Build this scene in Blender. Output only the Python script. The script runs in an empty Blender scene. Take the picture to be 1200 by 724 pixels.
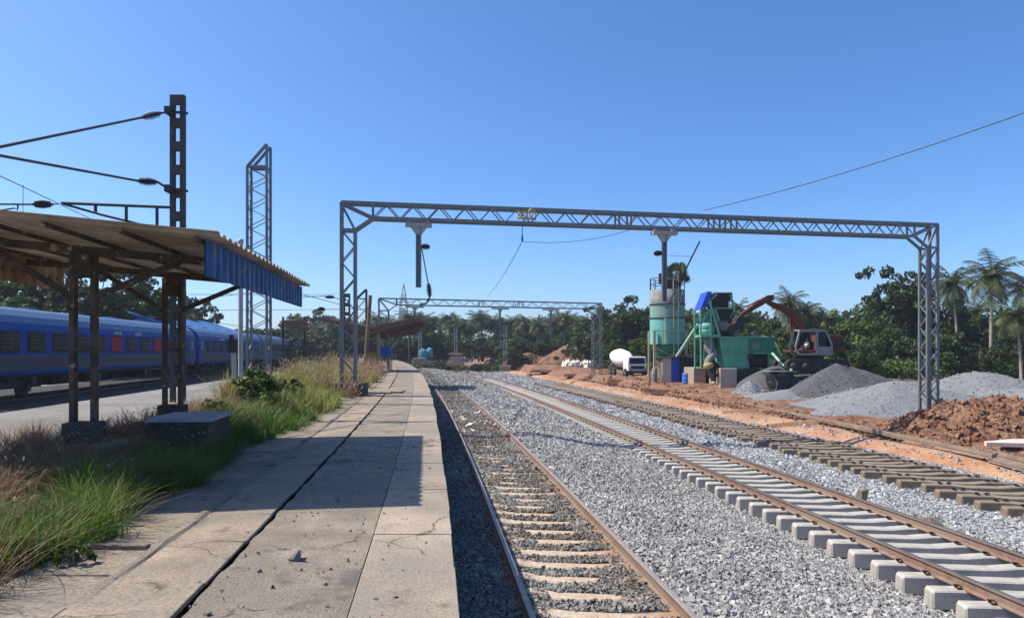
import bpy, math, random
import numpy as np
from mathutils import Vector, Matrix
R = math.radians
rng = np.random.default_rng(7)
random.seed(7)
SC = bpy.context.scene
COL = SC.collection
EYE = 2.0
HY = 411.0
FPX = 800.0

# ---------------------------------------------------------------- camera, sky, sun
cam_d = bpy.data.cameras.new('camera'); cam = bpy.data.objects.new('camera', cam_d); COL.objects.link(cam)
cam_d.sensor_width = 36; cam_d.lens = 24.0; cam_d.shift_y = (HY - 362) / 1200
cam.location = (0, 0, EYE); cam.rotation_euler = (R(90), 0, 0)
cam_d.clip_start = 0.05; cam_d.clip_end = 6000
SC.camera = cam
SUN = Vector((-0.77, 0.08, 1.0)).normalized()          # towards the sun
world = bpy.data.worlds.new('World'); SC.world = world; world.use_nodes = True
nt = world.node_tree; bg = nt.nodes['Background']
sky = nt.nodes.new('ShaderNodeTexSky'); sky.sky_type = 'NISHITA'; sky.sun_disc = False
sky.sun_elevation = math.asin(SUN.z)
sky.sun_rotation = math.atan2(SUN.x, SUN.y)
sky.altitude = 500; sky.air_density = 0.85; sky.dust_density = 1.8; sky.ozone_density = 7.5
hsv = nt.nodes.new('ShaderNodeHueSaturation'); hsv.inputs['Saturation'].default_value = 1.13
nt.links.new(sky.outputs[0], hsv.inputs['Color']); nt.links.new(hsv.outputs[0], bg.inputs[0]); bg.inputs[1].default_value = 0.125
sl = bpy.data.lights.new('sun', 'SUN'); sl.energy = 4.2; sl.angle = R(0.5); sl.color = (1.0, 0.915, 0.78)
so = bpy.data.objects.new('sun', sl); COL.objects.link(so)
so.rotation_euler = SUN.to_track_quat('Z', 'Y').to_euler()
SC.view_settings.view_transform = 'Standard'; SC.view_settings.look = 'None'
SC.view_settings.gamma = 1; SC.view_settings.use_curve_mapping = False
SC.view_settings.exposure = 0.75
SC.cycles.max_bounces = 6; SC.cycles.transparent_max_bounces = 8

# ---------------------------------------------------------------- coordinates
def E(Y):                                                # x of the platform edge at distance Y
    return 0.2 - 0.112 * Y - 0.0004 * Y * Y
# the platforms, the island and what stands on them are laid out in platform units of 0.8 m above a datum at z = 0.4
PU, PD = 0.8, 0.4
def PW(v): return Vector((v[0] * PU, v[1] * PU, PD + PU * v[2]))
def dE(Y): return -0.112 - 0.0008 * Y
def S(s, Y, Z=0.0): return Vector((E(Y) + s, Y, Z))
def D(px, py, Y): return Vector(((px - 600) / FPX * Y, Y, EYE - (py - HY) / FPX * Y))
def sstep(a, b, x):
    t = np.clip((x - a) / (b - a), 0, 1); return t * t * (3 - 2 * t)

# ---------------------------------------------------------------- materials
MATS = {}
def mat(name, col, rough=0.85, metal=0.0, var=0.25, scale=3.0, col2=None, scale2=None, bump=0.0, bscale=30.0,
        tint=None, trans=0.0, spec=0.3, rust=None, rscale=6.0, ramt=0.5, detail=6.0, fine=None, crack=0.0):
    if name in MATS: return MATS[name]
    m = bpy.data.materials.new(name); MATS[name] = m; m.use_nodes = True
    t = m.node_tree; n = t.nodes; L = t.links; b = n['Principled BSDF']
    b.inputs['Roughness'].default_value = rough; b.inputs['Metallic'].default_value = metal
    b.inputs['Specular IOR Level'].default_value = spec
    geo = n.new('ShaderNodeTexCoord')
    def noise(sc, det=detail):
        x = n.new('ShaderNodeTexNoise'); x.inputs['Scale'].default_value = sc; x.inputs['Detail'].default_value = det
        x.inputs['Roughness'].default_value = 0.62
        L.new(geo.outputs['Object'], x.inputs['Vector']); return x.outputs['Fac']
    def ramp(f, stops):
        r = n.new('ShaderNodeValToRGB'); e = r.color_ramp.elements
        while len(e) < len(stops): e.new(0.5)
        for i, (p, c) in enumerate(stops):
            e[i].position = p; e[i].color = (*c, 1)
        L.new(f, r.inputs[0]); return r.outputs[0]
    def mix(f, a, c, mode='MIX'):
        x = n.new('ShaderNodeMix'); x.data_type = 'RGBA'; x.blend_type = mode
        if isinstance(f, float): x.inputs[0].default_value = f
        else: L.new(f, x.inputs[0])
        for s_, v in ((6, a), (7, c)):
            if isinstance(v, tuple): x.inputs[s_].default_value = (*v, 1)
            else: L.new(v, x.inputs[s_])
        return x.outputs[2]
    c = np.array(col)
    lo = tuple(np.clip(c * (1 - var), 0, 1)); hi = tuple(np.clip(c * (1 + var), 0, 1))
    cur = ramp(noise(scale), [(0.3, lo), (0.7, hi)])
    if col2 is not None:
        f = ramp(noise(scale2 or scale * 0.4), [(0.42, (0, 0, 0)), (0.6, (1, 1, 1))])
        cur = mix(f, cur, tuple(col2))
    if fine:
        cur = mix(1.0, cur, ramp(noise(fine[0], 2.0), [(0.35, (1 - fine[1],) * 3), (0.62, (1.0,) * 3)]), 'MULTIPLY')
    if rust is not None:
        f = ramp(noise(rscale), [(ramt, (0, 0, 0)), (ramt + 0.08, (1, 1, 1))])
        cur = mix(f, cur, tuple(rust))
    if crack:
        dn = n.new('ShaderNodeTexNoise'); dn.inputs['Scale'].default_value = 2.5; dn.inputs['Detail'].default_value = 5; L.new(geo.outputs['Object'], dn.inputs['Vector'])
        va = n.new('ShaderNodeVectorMath'); va.operation = 'MULTIPLY_ADD'; va.inputs[1].default_value = (.5, .5, .5); L.new(dn.outputs['Color'], va.inputs[0]); L.new(geo.outputs['Object'], va.inputs[2])
        vo = n.new('ShaderNodeTexVoronoi'); vo.feature = 'DISTANCE_TO_EDGE'; vo.inputs['Scale'].default_value = crack; L.new(va.outputs[0], vo.inputs['Vector'])
        cr = ramp(vo.outputs['Distance'], [(0.0, (1, 1, 1)), (0.012, (0, 0, 0))]); mk = ramp(noise(1.1), [(.48, (0, 0, 0)), (.56, (.85, .85, .85))])
        cur = mix(mix(1.0, cr, mk, 'MULTIPLY'), cur, (.05, .045, .04))
    if tint:
        a = n.new('ShaderNodeAttribute'); a.attribute_name = 'tint'
        cur = mix(a.outputs['Fac'], cur, tuple(tint)) if not isinstance(tint, list) else mix(1.0, cur, ramp(a.outputs['Fac'], tint), 'MULTIPLY')
    L.new(cur, b.inputs['Base Color'])
    if bump > 0:
        bp = n.new('ShaderNodeBump'); bp.inputs['Strength'].default_value = min(1.0, bump); bp.inputs['Distance'].default_value = 0.02 if bump <= 1 else 0.02 * bump
        L.new(noise(bscale), bp.inputs['Height']); L.new(bp.outputs[0], b.inputs['Normal'])
    if trans > 0:
        tr = n.new('ShaderNodeBsdfTranslucent'); L.new(cur, tr.inputs['Color'])
        ms = n.new('ShaderNodeMixShader'); ms.inputs[0].default_value = trans
        L.new(b.outputs[0], ms.inputs[1]); L.new(tr.outputs[0], ms.inputs[2])
        L.new(ms.outputs[0], n['Material Output'].inputs['Surface'])
    return m

G3 = lambda v: (v, v, v)
M_plat = mat('platform_concrete', (.33, .28, .215), var=.22, scale=1.6, col2=(.33, .30, .26), scale2=.55, bump=.6, bscale=45, fine=(38, .28), rust=(.20, .17, .14), rscale=3.2, ramt=.66)
M_plat2 = mat('worn_cement', (.295, .245, .19), var=.34, scale=2.3, col2=(.23, .20, .165), scale2=.8, bump=.8, bscale=60, fine=(60, .4), rust=(.12, .105, .09), rscale=1.3, ramt=.565, crack=.8)
M_coping = mat('coping_stone', (.34, .28, .215), var=.3, scale=1.1, col2=(.27, .235, .195), scale2=.7, bump=.5, bscale=50, fine=(45, .3), rust=(.15, .115, .085), rscale=1.6, ramt=.60, crack=.6)
M_slab = mat('paving_slab', (.33, .26, .19), var=.32, scale=1.9, col2=(.25, .215, .175), scale2=.9, bump=.7, bscale=30, fine=(35, .3), rust=(.15, .125, .10), rscale=2.2, ramt=.58, crack=.9)
M_left = mat('left_platform_concrete', (.26, .245, .225), var=.25, scale=.7, col2=(.18, .165, .15), scale2=.35, bump=.4, bscale=25, fine=(15, .25), crack=.35)
M_face = mat('platform_brick_face', (.16, .13, .11), var=.3, scale=4, bump=.6)
M_dirt = mat('dark_earth', (.17, .125, .09), var=.35, scale=5, bump=1, bscale=30, fine=(50, .5))
M_bal = mat('ballast_bed', (.085, .085, .085), var=.3, scale=9, bump=1.0, bscale=18, fine=(16, .75))  # bed coloured dark to stand in for shade between the stones
M_stone = mat('crushed_stone', (.315, .31, .30), var=.12, scale=.8, rust=(.26, .215, .17), rscale=.7, ramt=.62, tint=[(0, G3(.45)), (.5, G3(.95)), (1, (1.5, 1.48, 1.45))], rough=.9)
M_stoneb = mat('crushed_stone_pale_blue', (.325, .33, .335), var=.10, scale=.8, rust=(.30, .23, .17), rscale=.8, ramt=.62, tint=[(0, G3(.45)), (.5, G3(.95)), (1, (1.5, 1.5, 1.5))], rough=.9)
M_stone1 = mat('old_track_stone', (.27, .26, .245), var=.2, scale=1.2, col2=(.18, .155, .13), scale2=.6, tint=[(0, G3(.5)), (.5, G3(.9)), (1, G3(1.3))], rough=.9)
M_slp = mat('sleeper_concrete', (.40, .375, .34), var=.2, scale=4, bump=.3, bscale=40, fine=(40, .15), spec=.2)
M_slp1 = mat('old_sleeper_concrete', (.52, .43, .33), var=.2, scale=5, col2=(.34, .20, .13), scale2=2.2, bump=.4, fine=(30, .25))
M_slp3 = mat('weathered_sleeper', (.29, .235, .18), var=.3, scale=4, col2=(.22, .165, .12), scale2=2, bump=.4, fine=(30, .25))
M_rail = mat('rusty_rail', (.22, .14, .105), var=.25, scale=6, col2=(.25, .185, .145), scale2=.6, rough=.75, fine=(60, .25))
M_railtop = mat('worn_rail_head', (.17, .145, .13), var=.2, scale=5, rough=.42, metal=.55, spec=.5)
M_rail1top = mat('bright_rail_head', (.30, .265, .24), var=.15, scale=5, rough=.55, metal=.3, spec=.4)
M_clip = mat('clip_iron', (.035, .025, .022), var=.3, scale=20, rough=.6)
M_soil = mat('orange_soil', (.42, .265, .165), var=.16, scale=1.1, col2=(.36, .17, .085), scale2=.35, bump=1, bscale=12, fine=(9, .3))
M_red = mat('red_soil', (.20, .098, .058), var=.3, scale=3, col2=(.28, .16, .10), scale2=1.3, bump=2, bscale=9, fine=(12, .45))
M_terr = mat('terrain', (.21, .125, .08), var=.35, scale=.9, col2=(.20, .185, .165), scale2=.35, bump=1, bscale=5, fine=(6, .35))
M_gravel = mat('grey_gravel', (.215, .228, .24), var=.14, scale=1.4, bump=2, bscale=14, fine=(22, .32))
M_gravd = mat('dark_gravel', (.11, .11, .115), var=.2, scale=2, bump=2, bscale=14, fine=(20, .4))
M_gravel2 = mat('gravel_lumps', (.27, .28, .29), var=.2, scale=1.4)
M_gravd2 = mat('dark_gravel_lumps', (.16, .16, .165), var=.2, scale=2)
M_steel = mat('galvanised_steel', (.18, .195, .20), var=.2, scale=6, rough=.55, metal=.35, spec=.5)
M_steelp = mat('painted_steel', (.40, .41, .40), var=.12, scale=6, rough=.6, metal=.2)
M_dsteel = mat('dark_steel', (.045, .042, .042), var=.3, scale=9, rough=.7)
M_mast = mat('weathered_mast_steel', (.065, .063, .062), var=.3, scale=5, rough=.7, metal=.2)
M_post = mat('rusty_brown_post', (.12, .085, .06), var=.35, scale=4, col2=(.06, .048, .04), scale2=3, rust=(.42, .34, .26), rscale=9, ramt=.60)
M_wood = mat('weathered_timber', (.17, .11, .07), var=.3, scale=7)
M_ins = mat('dark_glazed_insulator', (.03, .022, .022), rough=.35, spec=.5)
M_wire = mat('wire', (.05, .05, .055), rough=.6, var=.1)
M_roofm = mat('cement_sheet', (.50, .46, .40), var=.15, scale=1.5, col2=(.36, .29, .22), scale2=.9, trans=.12)
M_valb = mat('blue_corrugated_sheet', (.035, .10, .24), var=.25, scale=3, rust=(.26, .15, .08), rscale=1.6, ramt=.6, rough=.55)
M_valg = mat('faded_brown_sheet', (.42, .32, .24), var=.25, scale=2, col2=(.28, .17, .11), scale2=1.3, trans=.15)
M_block = mat('dark_concrete', (.075, .065, .055), var=.4, scale=4, bump=.6, fine=(25, .4))  # dark concrete; on the bench it paints shade into the sides
M_bench = mat('painted_lit_top', (.30, .31, .32), var=.15, scale=4)
M_tblue = mat('coach_blue', (.003, .066, .33), var=.08, scale=1.2, rough=.5, spec=.12, col2=(.002, .055, .27), scale2=.5)
M_tgrey = mat('coach_grey', (.040, .055, .075), var=.1, scale=1.2, rough=.45, spec=.4)
M_troof = mat('coach_roof', (.07, .13, .24), var=.12, scale=1.0, rough=.45, spec=.45)
M_glass = mat('dark_window_glass', (.008, .009, .011), rough=.25, spec=.3, var=.2)
M_bar = mat('window_bar', (.16, .14, .10), rough=.6)
M_redc = mat('red_shutter', (.50, .035, .03), var=.2, scale=4)
M_plate = mat('white_board', (.40, .40, .40), var=.05)
M_under = mat('underframe', (.022, .022, .024), var=.4, scale=5)
M_bogie = mat('bogie_steel', (.05, .05, .052), var=.4, scale=7)
M_bluer = mat('blue_roof_sheet', (.03, .13, .34), var=.12, scale=1, rough=.5)
M_teal = mat('teal_paint', (.14, .40, .34), var=.25, scale=1.1, rust=(.26, .28, .24), rscale=1.1, ramt=.57, rough=.55)
M_tealc = mat('cement_caked_teal', (.15, .33, .28), var=.25, scale=3, col2=(.22, .26, .22), scale2=1.5)
M_cem = mat('cement_dust', (.215, .225, .21), var=.3, scale=2, rust=(.15, .15, .14), rscale=3)
M_green = mat('bright_green_paint', (.12, .42, .28), var=.25, scale=1.3, rust=(.25, .24, .19), rscale=2.6, ramt=.56, rough=.55)
M_dgreen = mat('dark_green_paint', (.05, .24, .15), var=.15, scale=3)
M_yell = mat('dusty_yellow_steel', (.42, .40, .24), var=.2, scale=4)
M_tarp = mat('blue_tarpaulin', (.02, .07, .45), var=.12, scale=3, rough=.5)
M_black = mat('black_plastic', (.02, .02, .022), var=.3, scale=5, rough=.45)
M_void = mat('black_steel_and_shade', (.03, .03, .03), var=.3, scale=5)  # black steel parts; on the recess walls its black stands in for shade
M_cwall = mat('stained_concrete', (.32, .29, .25), var=.2, scale=2, col2=(.40, .26, .17), scale2=.8, fine=(15, .25))
M_plank = mat('plank', (.30, .19, .11), var=.3, scale=8)
M_exc = mat('faded_red_paint', (.11, .030, .021), var=.25, scale=3, rust=(.10, .05, .04), rscale=4, ramt=.6)
M_cab = mat('cab_cream', (.26, .25, .23), var=.1, scale=3)
M_white = mat('white_paint', (.78, .77, .74), var=.06, scale=2, rough=.5)
M_tyre = mat('tyre_rubber', (.025, .025, .025), var=.2)
M_skin = mat('skin', (.22, .12, .08), var=.05)
M_shirt = mat('white_shirt', (.72, .72, .72), var=.04)
M_trous = mat('dark_trousers', (.06, .06, .07), var=.1)
M_turq = mat('turquoise_tank', (.06, .27, .36), var=.1, scale=2)
M_brown = mat('brown_shed_boards', (.17, .125, .095), var=.35, scale=3)
M_yw = mat('yellow_wall', (.40, .27, .06), var=.15)
M_pink = mat('pink_sandstone', (.62, .46, .40), var=.1, scale=2)
M_coil = mat('yellow_rope', (.62, .50, .24), var=.2, scale=20)
M_bark = mat('bark', (.17, .14, .11), var=.35, scale=5, bump=.5)
M_palmt = mat('palm_bark', (.30, .27, .23), var=.25, scale=4)
def leafmat(name, c, c2, tr=.30):
    return mat(name, c, var=.2, scale=.6, col2=c2, scale2=.3, tint=[(0, G3(.55)), (.6, G3(1.0)), (1, (1.6, 1.5, 1.0))], trans=tr, rough=.55, spec=.35)
M_leaf = [leafmat('foliage_dark', (.042, .070, .018), (.062, .085, .024)),
          leafmat('foliage_mid', (.066, .108, .024), (.045, .078, .020)),
          leafmat('foliage_bright', (.085, .135, .030), (.055, .095, .022)),
          leafmat('foliage_blue', (.050, .076, .026), (.038, .062, .022))]
M_palm = leafmat('palm_leaf', (.060, .085, .024), (.10, .10, .036), .2)
M_palmd = leafmat('palm_leaf_dark', (.048, .072, .024), (.066, .082, .030), .22)
M_grass = mat('green_grass', (.095, .175, .026), var=.2, scale=2, tint=[(0, G3(.6)), (.6, G3(1.05)), (1, (1.7, 1.5, 1.5))], trans=.35, rough=.55)
M_dry = mat('dry_grass', (.33, .235, .13), var=.2, scale=2, col2=(.25, .15, .095), scale2=1.0, tint=[(0, G3(.5)), (.6, G3(1.0)), (1, (1.5, 1.4, 1.3))], trans=.3, rough=.6)
M_ygr = mat('yellow_green_grass', (.34, .34, .085), var=.2, scale=1, col2=(.35, .31, .12), scale2=.4, tint=[(0, G3(.6)), (.6, G3(1.0)), (1, (1.4, 1.4, 1.4))], trans=.35, rough=.6)
M_plume = mat('grass_plume', (.42, .29, .22), var=.2, scale=2, tint=[(0, G3(.7)), (1, G3(1.3))], trans=.35, rough=.7)

# ---------------------------------------------------------------- object helpers
def tag(o, label=None, cat=None, group=None, kind=None):
    if label: o['label'] = label
    if cat: o['category'] = cat
    if group: o['group'] = group
    if kind: o['kind'] = kind
    return o
def empty(name, loc=(0, 0, 0), rz=0.0, label=None, cat=None, group=None):
    o = bpy.data.objects.new(name, None); COL.objects.link(o); o.location = loc; o.rotation_euler = (0, 0, rz)
    o.empty_display_size = .2
    return tag(o, label, cat, group)
def link(name, me, m, parent=None, loc=None):
    o = bpy.data.objects.new(name, me); COL.objects.link(o)
    if m is not None and not me.materials:
        for mm in (m if isinstance(m, (list, tuple)) else [m]): me.materials.append(mm)
    if parent: o.parent = parent
    if loc is not None: o.location = loc
    return o
KIDS = {}
def kids(o): return [c for c in o.children]
def copy_tree(o, parent=None, loc=None, rz=None, scale=None, label=None, parts=True):
    c = o.copy(); COL.objects.link(c); c.parent = parent
    if loc is not None: c.location = loc
    if rz is not None: c.rotation_euler = (0, 0, rz)
    if scale is not None: c.scale = scale if isinstance(scale, tuple) else (scale,) * 3
    if label: c['label'] = label
    if parts:
        for ch in kids(o): copy_tree(ch, c)
    return c
class MB:
    """collects shapes into one mesh; vertices are relative to the origin given at build time"""
    def __init__(s): s.v = []; s.f = []; s.mi = []; s.cm = 0; s.sm = []
    def add(s, vs, fs, smooth=False):
        b = len(s.v); s.v += [tuple(v) for v in vs]; s.f += [tuple(i + b for i in f) for f in fs]
        s.mi += [s.cm] * len(fs); s.sm += [smooth] * len(fs); return s
    def box(s, c, d, rz=0.0, top=1.0):
        cx, cy, cz = c; x, y, z = d[0] / 2, d[1] / 2, d[2] / 2; ca, sa = math.cos(rz), math.sin(rz)
        vs = []
        for zz, k in ((-z, 1), (z, top)):
            for xx, yy in ((-x * k, -y * k), (x * k, -y * k), (x * k, y * k), (-x * k, y * k)):
                vs.append((cx + xx * ca - yy * sa, cy + xx * sa + yy * ca, cz + zz))
        return s.add(vs, [(3, 2, 1, 0), (4, 5, 6, 7), (0, 1, 5, 4), (1, 2, 6, 5), (2, 3, 7, 6), (3, 0, 4, 7)])
    def bar(s, a, b, w, h=None, up=(0, 0, 1)):
        a = Vector(a); b = Vector(b); h = h or w; d = (b - a)
        if d.length < 1e-6: return s
        d.normalize(); u = Vector(up)
        if abs(d.dot(u)) > .98: u = Vector((0, 1, 0))
        x = d.cross(u).normalized() * (w / 2); y = x.cross(d).normalized() * (h / 2)
        vs = [p + q for p in (a, b) for q in (-x - y, x - y, x + y, -x + y)]
        return s.add(vs, [(3, 2, 1, 0), (4, 5, 6, 7), (0, 1, 5, 4), (1, 2, 6, 5), (2, 3, 7, 6), (3, 0, 4, 7)])
    def tube(s, pts, r, n=8, caps=True, smooth=True):
        pts = [Vector(p) for p in pts]; rs = r if isinstance(r, (list, tuple)) else [r] * len(pts)
        vs = []; k = len(pts); ref = None
        for i, p in enumerate(pts):
            d = (pts[min(i + 1, k - 1)] - pts[max(i - 1, 0)]).normalized()
            if ref is None: ref = Vector((1, 0, 0)) if abs(d.x) < .9 else Vector((0, 1, 0))
            x = d.cross(ref).normalized(); y = x.cross(d).normalized(); ref = -y if False else ref
            for j in range(n):
                a = 2 * math.pi * j / n; vs.append(p + (x * math.cos(a) + y * math.sin(a)) * rs[i])
        fs = [(i * n + j, i * n + (j + 1) % n, (i + 1) * n + (j + 1) % n, (i + 1) * n + j) for i in range(k - 1) for j in range(n)]
        s.add(vs, fs, smooth)
        if caps:
            s.add(vs[:n], [tuple(range(n))[::-1]]); s.add(vs[-n:], [tuple(range(n))])
        return s
    def lathe(s, prof, c=(0, 0, 0), n=24, axis='z', smooth=True):
        vs = []
        for r, z in prof:
            for j in range(n):
                a = 2 * math.pi * j / n; p = (r * math.cos(a), r * math.sin(a), z)
                if axis == 'x': p = (p[2], p[0], p[1])
                if axis == 'y': p = (p[0], p[2], p[1])
                vs.append((c[0] + p[0], c[1] + p[1], c[2] + p[2]))
        fs = [(i * n + j, i * n + (j + 1) % n, (i + 1) * n + (j + 1) % n, (i + 1) * n + j) for i in range(len(prof) - 1) for j in range(n)]
        return s.add(vs, fs, smooth)
    def prism(s, poly, a, b):
        """poly: list of 3D points, extruded by vector from a to b offsets"""
        a = Vector(a); b = Vector(b); n = len(poly); P = [Vector(p) for p in poly]
        vs = [p + a for p in P] + [p + b for p in P]
        fs = [tuple(range(n))[::-1], tuple(range(n, 2 * n))] + [(i, (i + 1) % n, n + (i + 1) % n, n + i) for i in range(n)]
        return s.add(vs, fs)
    def quad(s, a, b, c, d): return s.add([a, b, c, d], [(0, 1, 2, 3)])
    def pw(s): s.v = [tuple(PW(v)) for v in s.v]
    def build(s, name, m, parent=None, origin=(0, 0, 0), bevel=0.0, loc=None):
        me = bpy.data.meshes.new(name); o = Vector(origin)
        me.from_pydata([tuple(Vector(v) - o) for v in s.v], [], s.f)
        if any(s.sm): me.polygons.foreach_set('use_smooth', s.sm)
        me.update()
        import bmesh
        bm = bmesh.new(); bm.from_mesh(me); bmesh.ops.recalc_face_normals(bm, faces=bm.faces); bm.to_mesh(me); bm.free()
        ob = link(name, me, m, parent, loc)
        if isinstance(m, (list, tuple)): me.polygons.foreach_set('material_index', s.mi)
        if not parent and loc is None: ob.location = o
        if bevel > 0:
            bv = ob.modifiers.new('bevel', 'BEVEL'); bv.width = bevel; bv.segments = 2; bv.limit_method = 'ANGLE'
        return ob
def npmesh(name, V, F, tint=None, smooth=False):
    me = bpy.data.meshes.new(name); V = np.asarray(V, np.float32).reshape(-1, 3); F = np.asarray(F, np.int32)
    k = F.shape[1]; me.vertices.add(len(V)); me.vertices.foreach_set('co', V.ravel())
    me.loops.add(F.size); me.loops.foreach_set('vertex_index', F.ravel())
    me.polygons.add(len(F)); me.polygons.foreach_set('loop_start', np.arange(0, F.size, k, dtype=np.int32))
    me.polygons.foreach_set('use_smooth', np.full(len(F), bool(smooth)))
    me.update(calc_edges=True); me.validate()
    if tint is not None:
        a = me.attributes.new('tint', 'FLOAT', 'POINT'); a.data.foreach_set('value', np.asarray(tint, np.float32))
    return me
def rotmats(n):
    q = rng.normal(size=(n, 4)); q /= np.linalg.norm(q, axis=1)[:, None]; w, x, y, z = q.T
    return np.stack([1-2*(y*y+z*z), 2*(x*y-z*w), 2*(x*z+y*w), 2*(x*y+z*w), 1-2*(x*x+z*z), 2*(y*z-x*w), 2*(x*z-y*w), 2*(y*z+x*w), 1-2*(x*x+y*y)], 1).reshape(n, 3, 3)
CUBE_V = np.array([(-1,-1,-1),(1,-1,-1),(1,1,-1),(-1,1,-1),(-1,-1,1),(1,-1,1),(1,1,1),(-1,1,1)], float) * .5
CUBE_F = np.array([(3,2,1,0),(4,5,6,7),(0,1,5,4),(1,2,6,5),(2,3,7,6),(3,0,4,7)])
def rocks(name, P, size, m, kind='stuff'):
    n = len(P); v = CUBE_V[None] * (1 + rng.uniform(-.6, .45, (n, 8, 1))) + rng.uniform(-.16, .16, (n, 8, 3))
    v = v * (size[:, None, None]) * rng.uniform(.65, 1.25, (n, 1, 3))
    v = np.einsum('nij,nkj->nki', rotmats(n), v) + P[:, None, :]
    F = (CUBE_F[None] + 8 * np.arange(n)[:, None, None]).reshape(-1, 4)
    t = np.repeat(np.clip(rng.normal(.47, .27, n), 0, 1), 8)
    return link(name, npmesh(name, v, F, t), m)

def noise2(X, Y, f, seed=0):
    r = np.random.default_rng(seed); o = np.zeros_like(X, float)
    for i in range(7):
        a = r.uniform(0, 6.28); k = f * r.uniform(.6, 1.7); ph = r.uniform(0, 6.28)
        o += np.sin((X * math.cos(a) + Y * math.sin(a)) * k + ph + 1.3 * np.sin(Y * k * .6 + ph * 2))
    return o / 7
# ---------------------------------------------------------------- terrain
def gz(X, Y):                                             # ground height away from the tracks
    X = np.asarray(X, float); Y = np.asarray(Y, float); s = X - E(np.minimum(Y, 170))
    right = -1.36 + .78 * sstep(30, 62, Y) + .5 * sstep(80, 140, Y)
    left = -.15 + 0 * Y
    mid = -1.95 + .0 * Y
    z = np.where(s < -9, left, mid)
    z = mid + (left - mid) * (1 - sstep(-11.5, -10.8, s))
    z = z + (right - mid) * sstep(15.2, 16.2, s)
    far = sstep(150, 190, Y)
    return z * (1 - far) + (-.1) * far
def terrain():
    xs = np.concatenate([[-3000, -1200, -500, -250], np.arange(-160, 200, 1.6), [250, 500, 1200, 3000]])
    ys = np.concatenate([[-300, -60, -12], np.arange(-4, 210, 1.6), [230, 300, 600, 1500, 4000]])
    X, Y = np.meshgrid(xs, ys); sg = X - E(np.minimum(Y, 170)); Z = gz(X, Y) + .05 * noise2(X, Y, .8, 3) * (sg > 23) - (.35 + .75 * sstep(30, 62, Y)) * ((sg > -2) & (sg < 20.8)) * (Y < 165)
    n = len(xs); i = (np.arange(len(ys) - 1)[:, None] * n + np.arange(n - 1)[None]).ravel()
    F = np.stack([i, i + 1, i + n + 1, i + n], 1)
    tag(link('ground', npmesh('ground', np.stack([X, Y, Z], -1), F, smooth=True), M_terr), kind='structure')
terrain()

def strip(name, m, s_fn, ys, kind='structure', smooth=True, parent=None, pw=False):
    """sheet following the tracks: s_fn(Y) gives a list of (s, z)"""
    V = []
    for y in ys: V += [(E(y) + s_, y, z_) for s_, z_ in s_fn(y)]
    if pw: V = [tuple(PW(v)) for v in V]
    k = len(s_fn(ys[0])); i = (np.arange(len(ys) - 1)[:, None] * k + np.arange(k - 1)[None]).ravel()
    o = link(name, npmesh(name, np.array(V), np.stack([i, i + 1, i + k + 1, i + k], 1), smooth=smooth), m, parent)
    if kind: o['kind'] = kind
    return o
YS = list(np.arange(-3, 40, 1.0)) + list(np.arange(40, 172, 3.0))

# right platform: solid body with separate bands of surfacing
def jag(y, a, sd): return a * math.sin(y * 3.1 + sd) * math.sin(y * 7.7 + sd * 2)
ysf = list(np.arange(-3, 36, .15)) + list(np.arange(36, 212, 1.5))
def plat_top(name, s0, s1, z, m, jl=0., jr=0., zc=0.0):
    strip(name, m, lambda y: [(s0 + jag(y, jl, 1), z - .3), (s0 + jag(y, jl, 1), z), ((s0 + s1) / 2, z + zc), (s1 + jag(y, jr, 2), z), (s1 + jag(y, jr, 2), z - .12)], ysf, smooth=False, pw=True)
plat_top('platform_surface', -2.115, -.86, -.004, M_plat2, .022, .0)
strip('platform_side', M_face, lambda y: [(-.9, -.09), (-.045, -.09), (-.045, -2.2)], ysf, smooth=False, pw=True)
strip('platform_base', M_dirt, lambda y: [(-5.0, -.12), (-2.99, -.12), (-2.98, -.3), (-1.9, -.3), (-.95, -.3)], ysf, smooth=False, pw=True)
# coping slabs with joints (one mesh, edge slightly uneven)
def coping():
    mb = MB(); y = -2.0; k = 0
    while y < 150:
        L = 1.18 + .12 * math.sin(k * 2.3); a, b = y, y + L - .012; g = .012 * math.sin(k * 5.1); z = .004 * math.sin(k * 3.3)
        i0 = -.85; o0 = g
        vs = []
        for zz in (-.11, z):
            vs += [(E(a) + i0, a, zz), (E(a) + o0, a, zz), (E(b) + o0 + .006 * math.cos(k), b, zz), (E(b) + i0, b, zz)]
        mb.add(vs, [(3, 2, 1, 0), (4, 5, 6, 7), (0, 1, 5, 4), (1, 2, 6, 5), (2, 3, 7, 6), (3, 0, 4, 7)])
        y += L; k += 1
    mb.pw(); o = mb.build('platform_coping', M_coping, bevel=.006); o['kind'] = 'structure'
coping()
def slabs(name, s0, s1, L0, m, z0, y0, y1, gap, seed, wob=.012):
    r = random.Random(seed); mb = MB(); y = y0
    while y < y1:
        L = L0 * r.uniform(.92, 1.08); a, b = y, y + L - gap
        zz = [z0 + r.uniform(-wob, wob) for _ in range(4)]; j = [r.uniform(-.012, .012) for _ in range(4)]
        c = [(E(a) + s0 + j[0], a), (E(a) + s1 + j[1], a), (E(b) + s1 + j[2], b), (E(b) + s0 + j[3], b)]
        vs = [(p[0], p[1], z0 - .04) for p in c] + [(p[0], p[1], q) for p, q in zip(c, zz)]
        mb.add(vs, [(3, 2, 1, 0), (4, 5, 6, 7), (0, 1, 5, 4), (1, 2, 6, 5), (2, 3, 7, 6), (3, 0, 4, 7)]); y += L
    mb.pw(); o = mb.build(name, m, bevel=.008); o['kind'] = 'structure'
slabs('platform_paving', -2.94, -2.175, 1.2, M_slab, .006, 1.2, 120, .014, 3)
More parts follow.
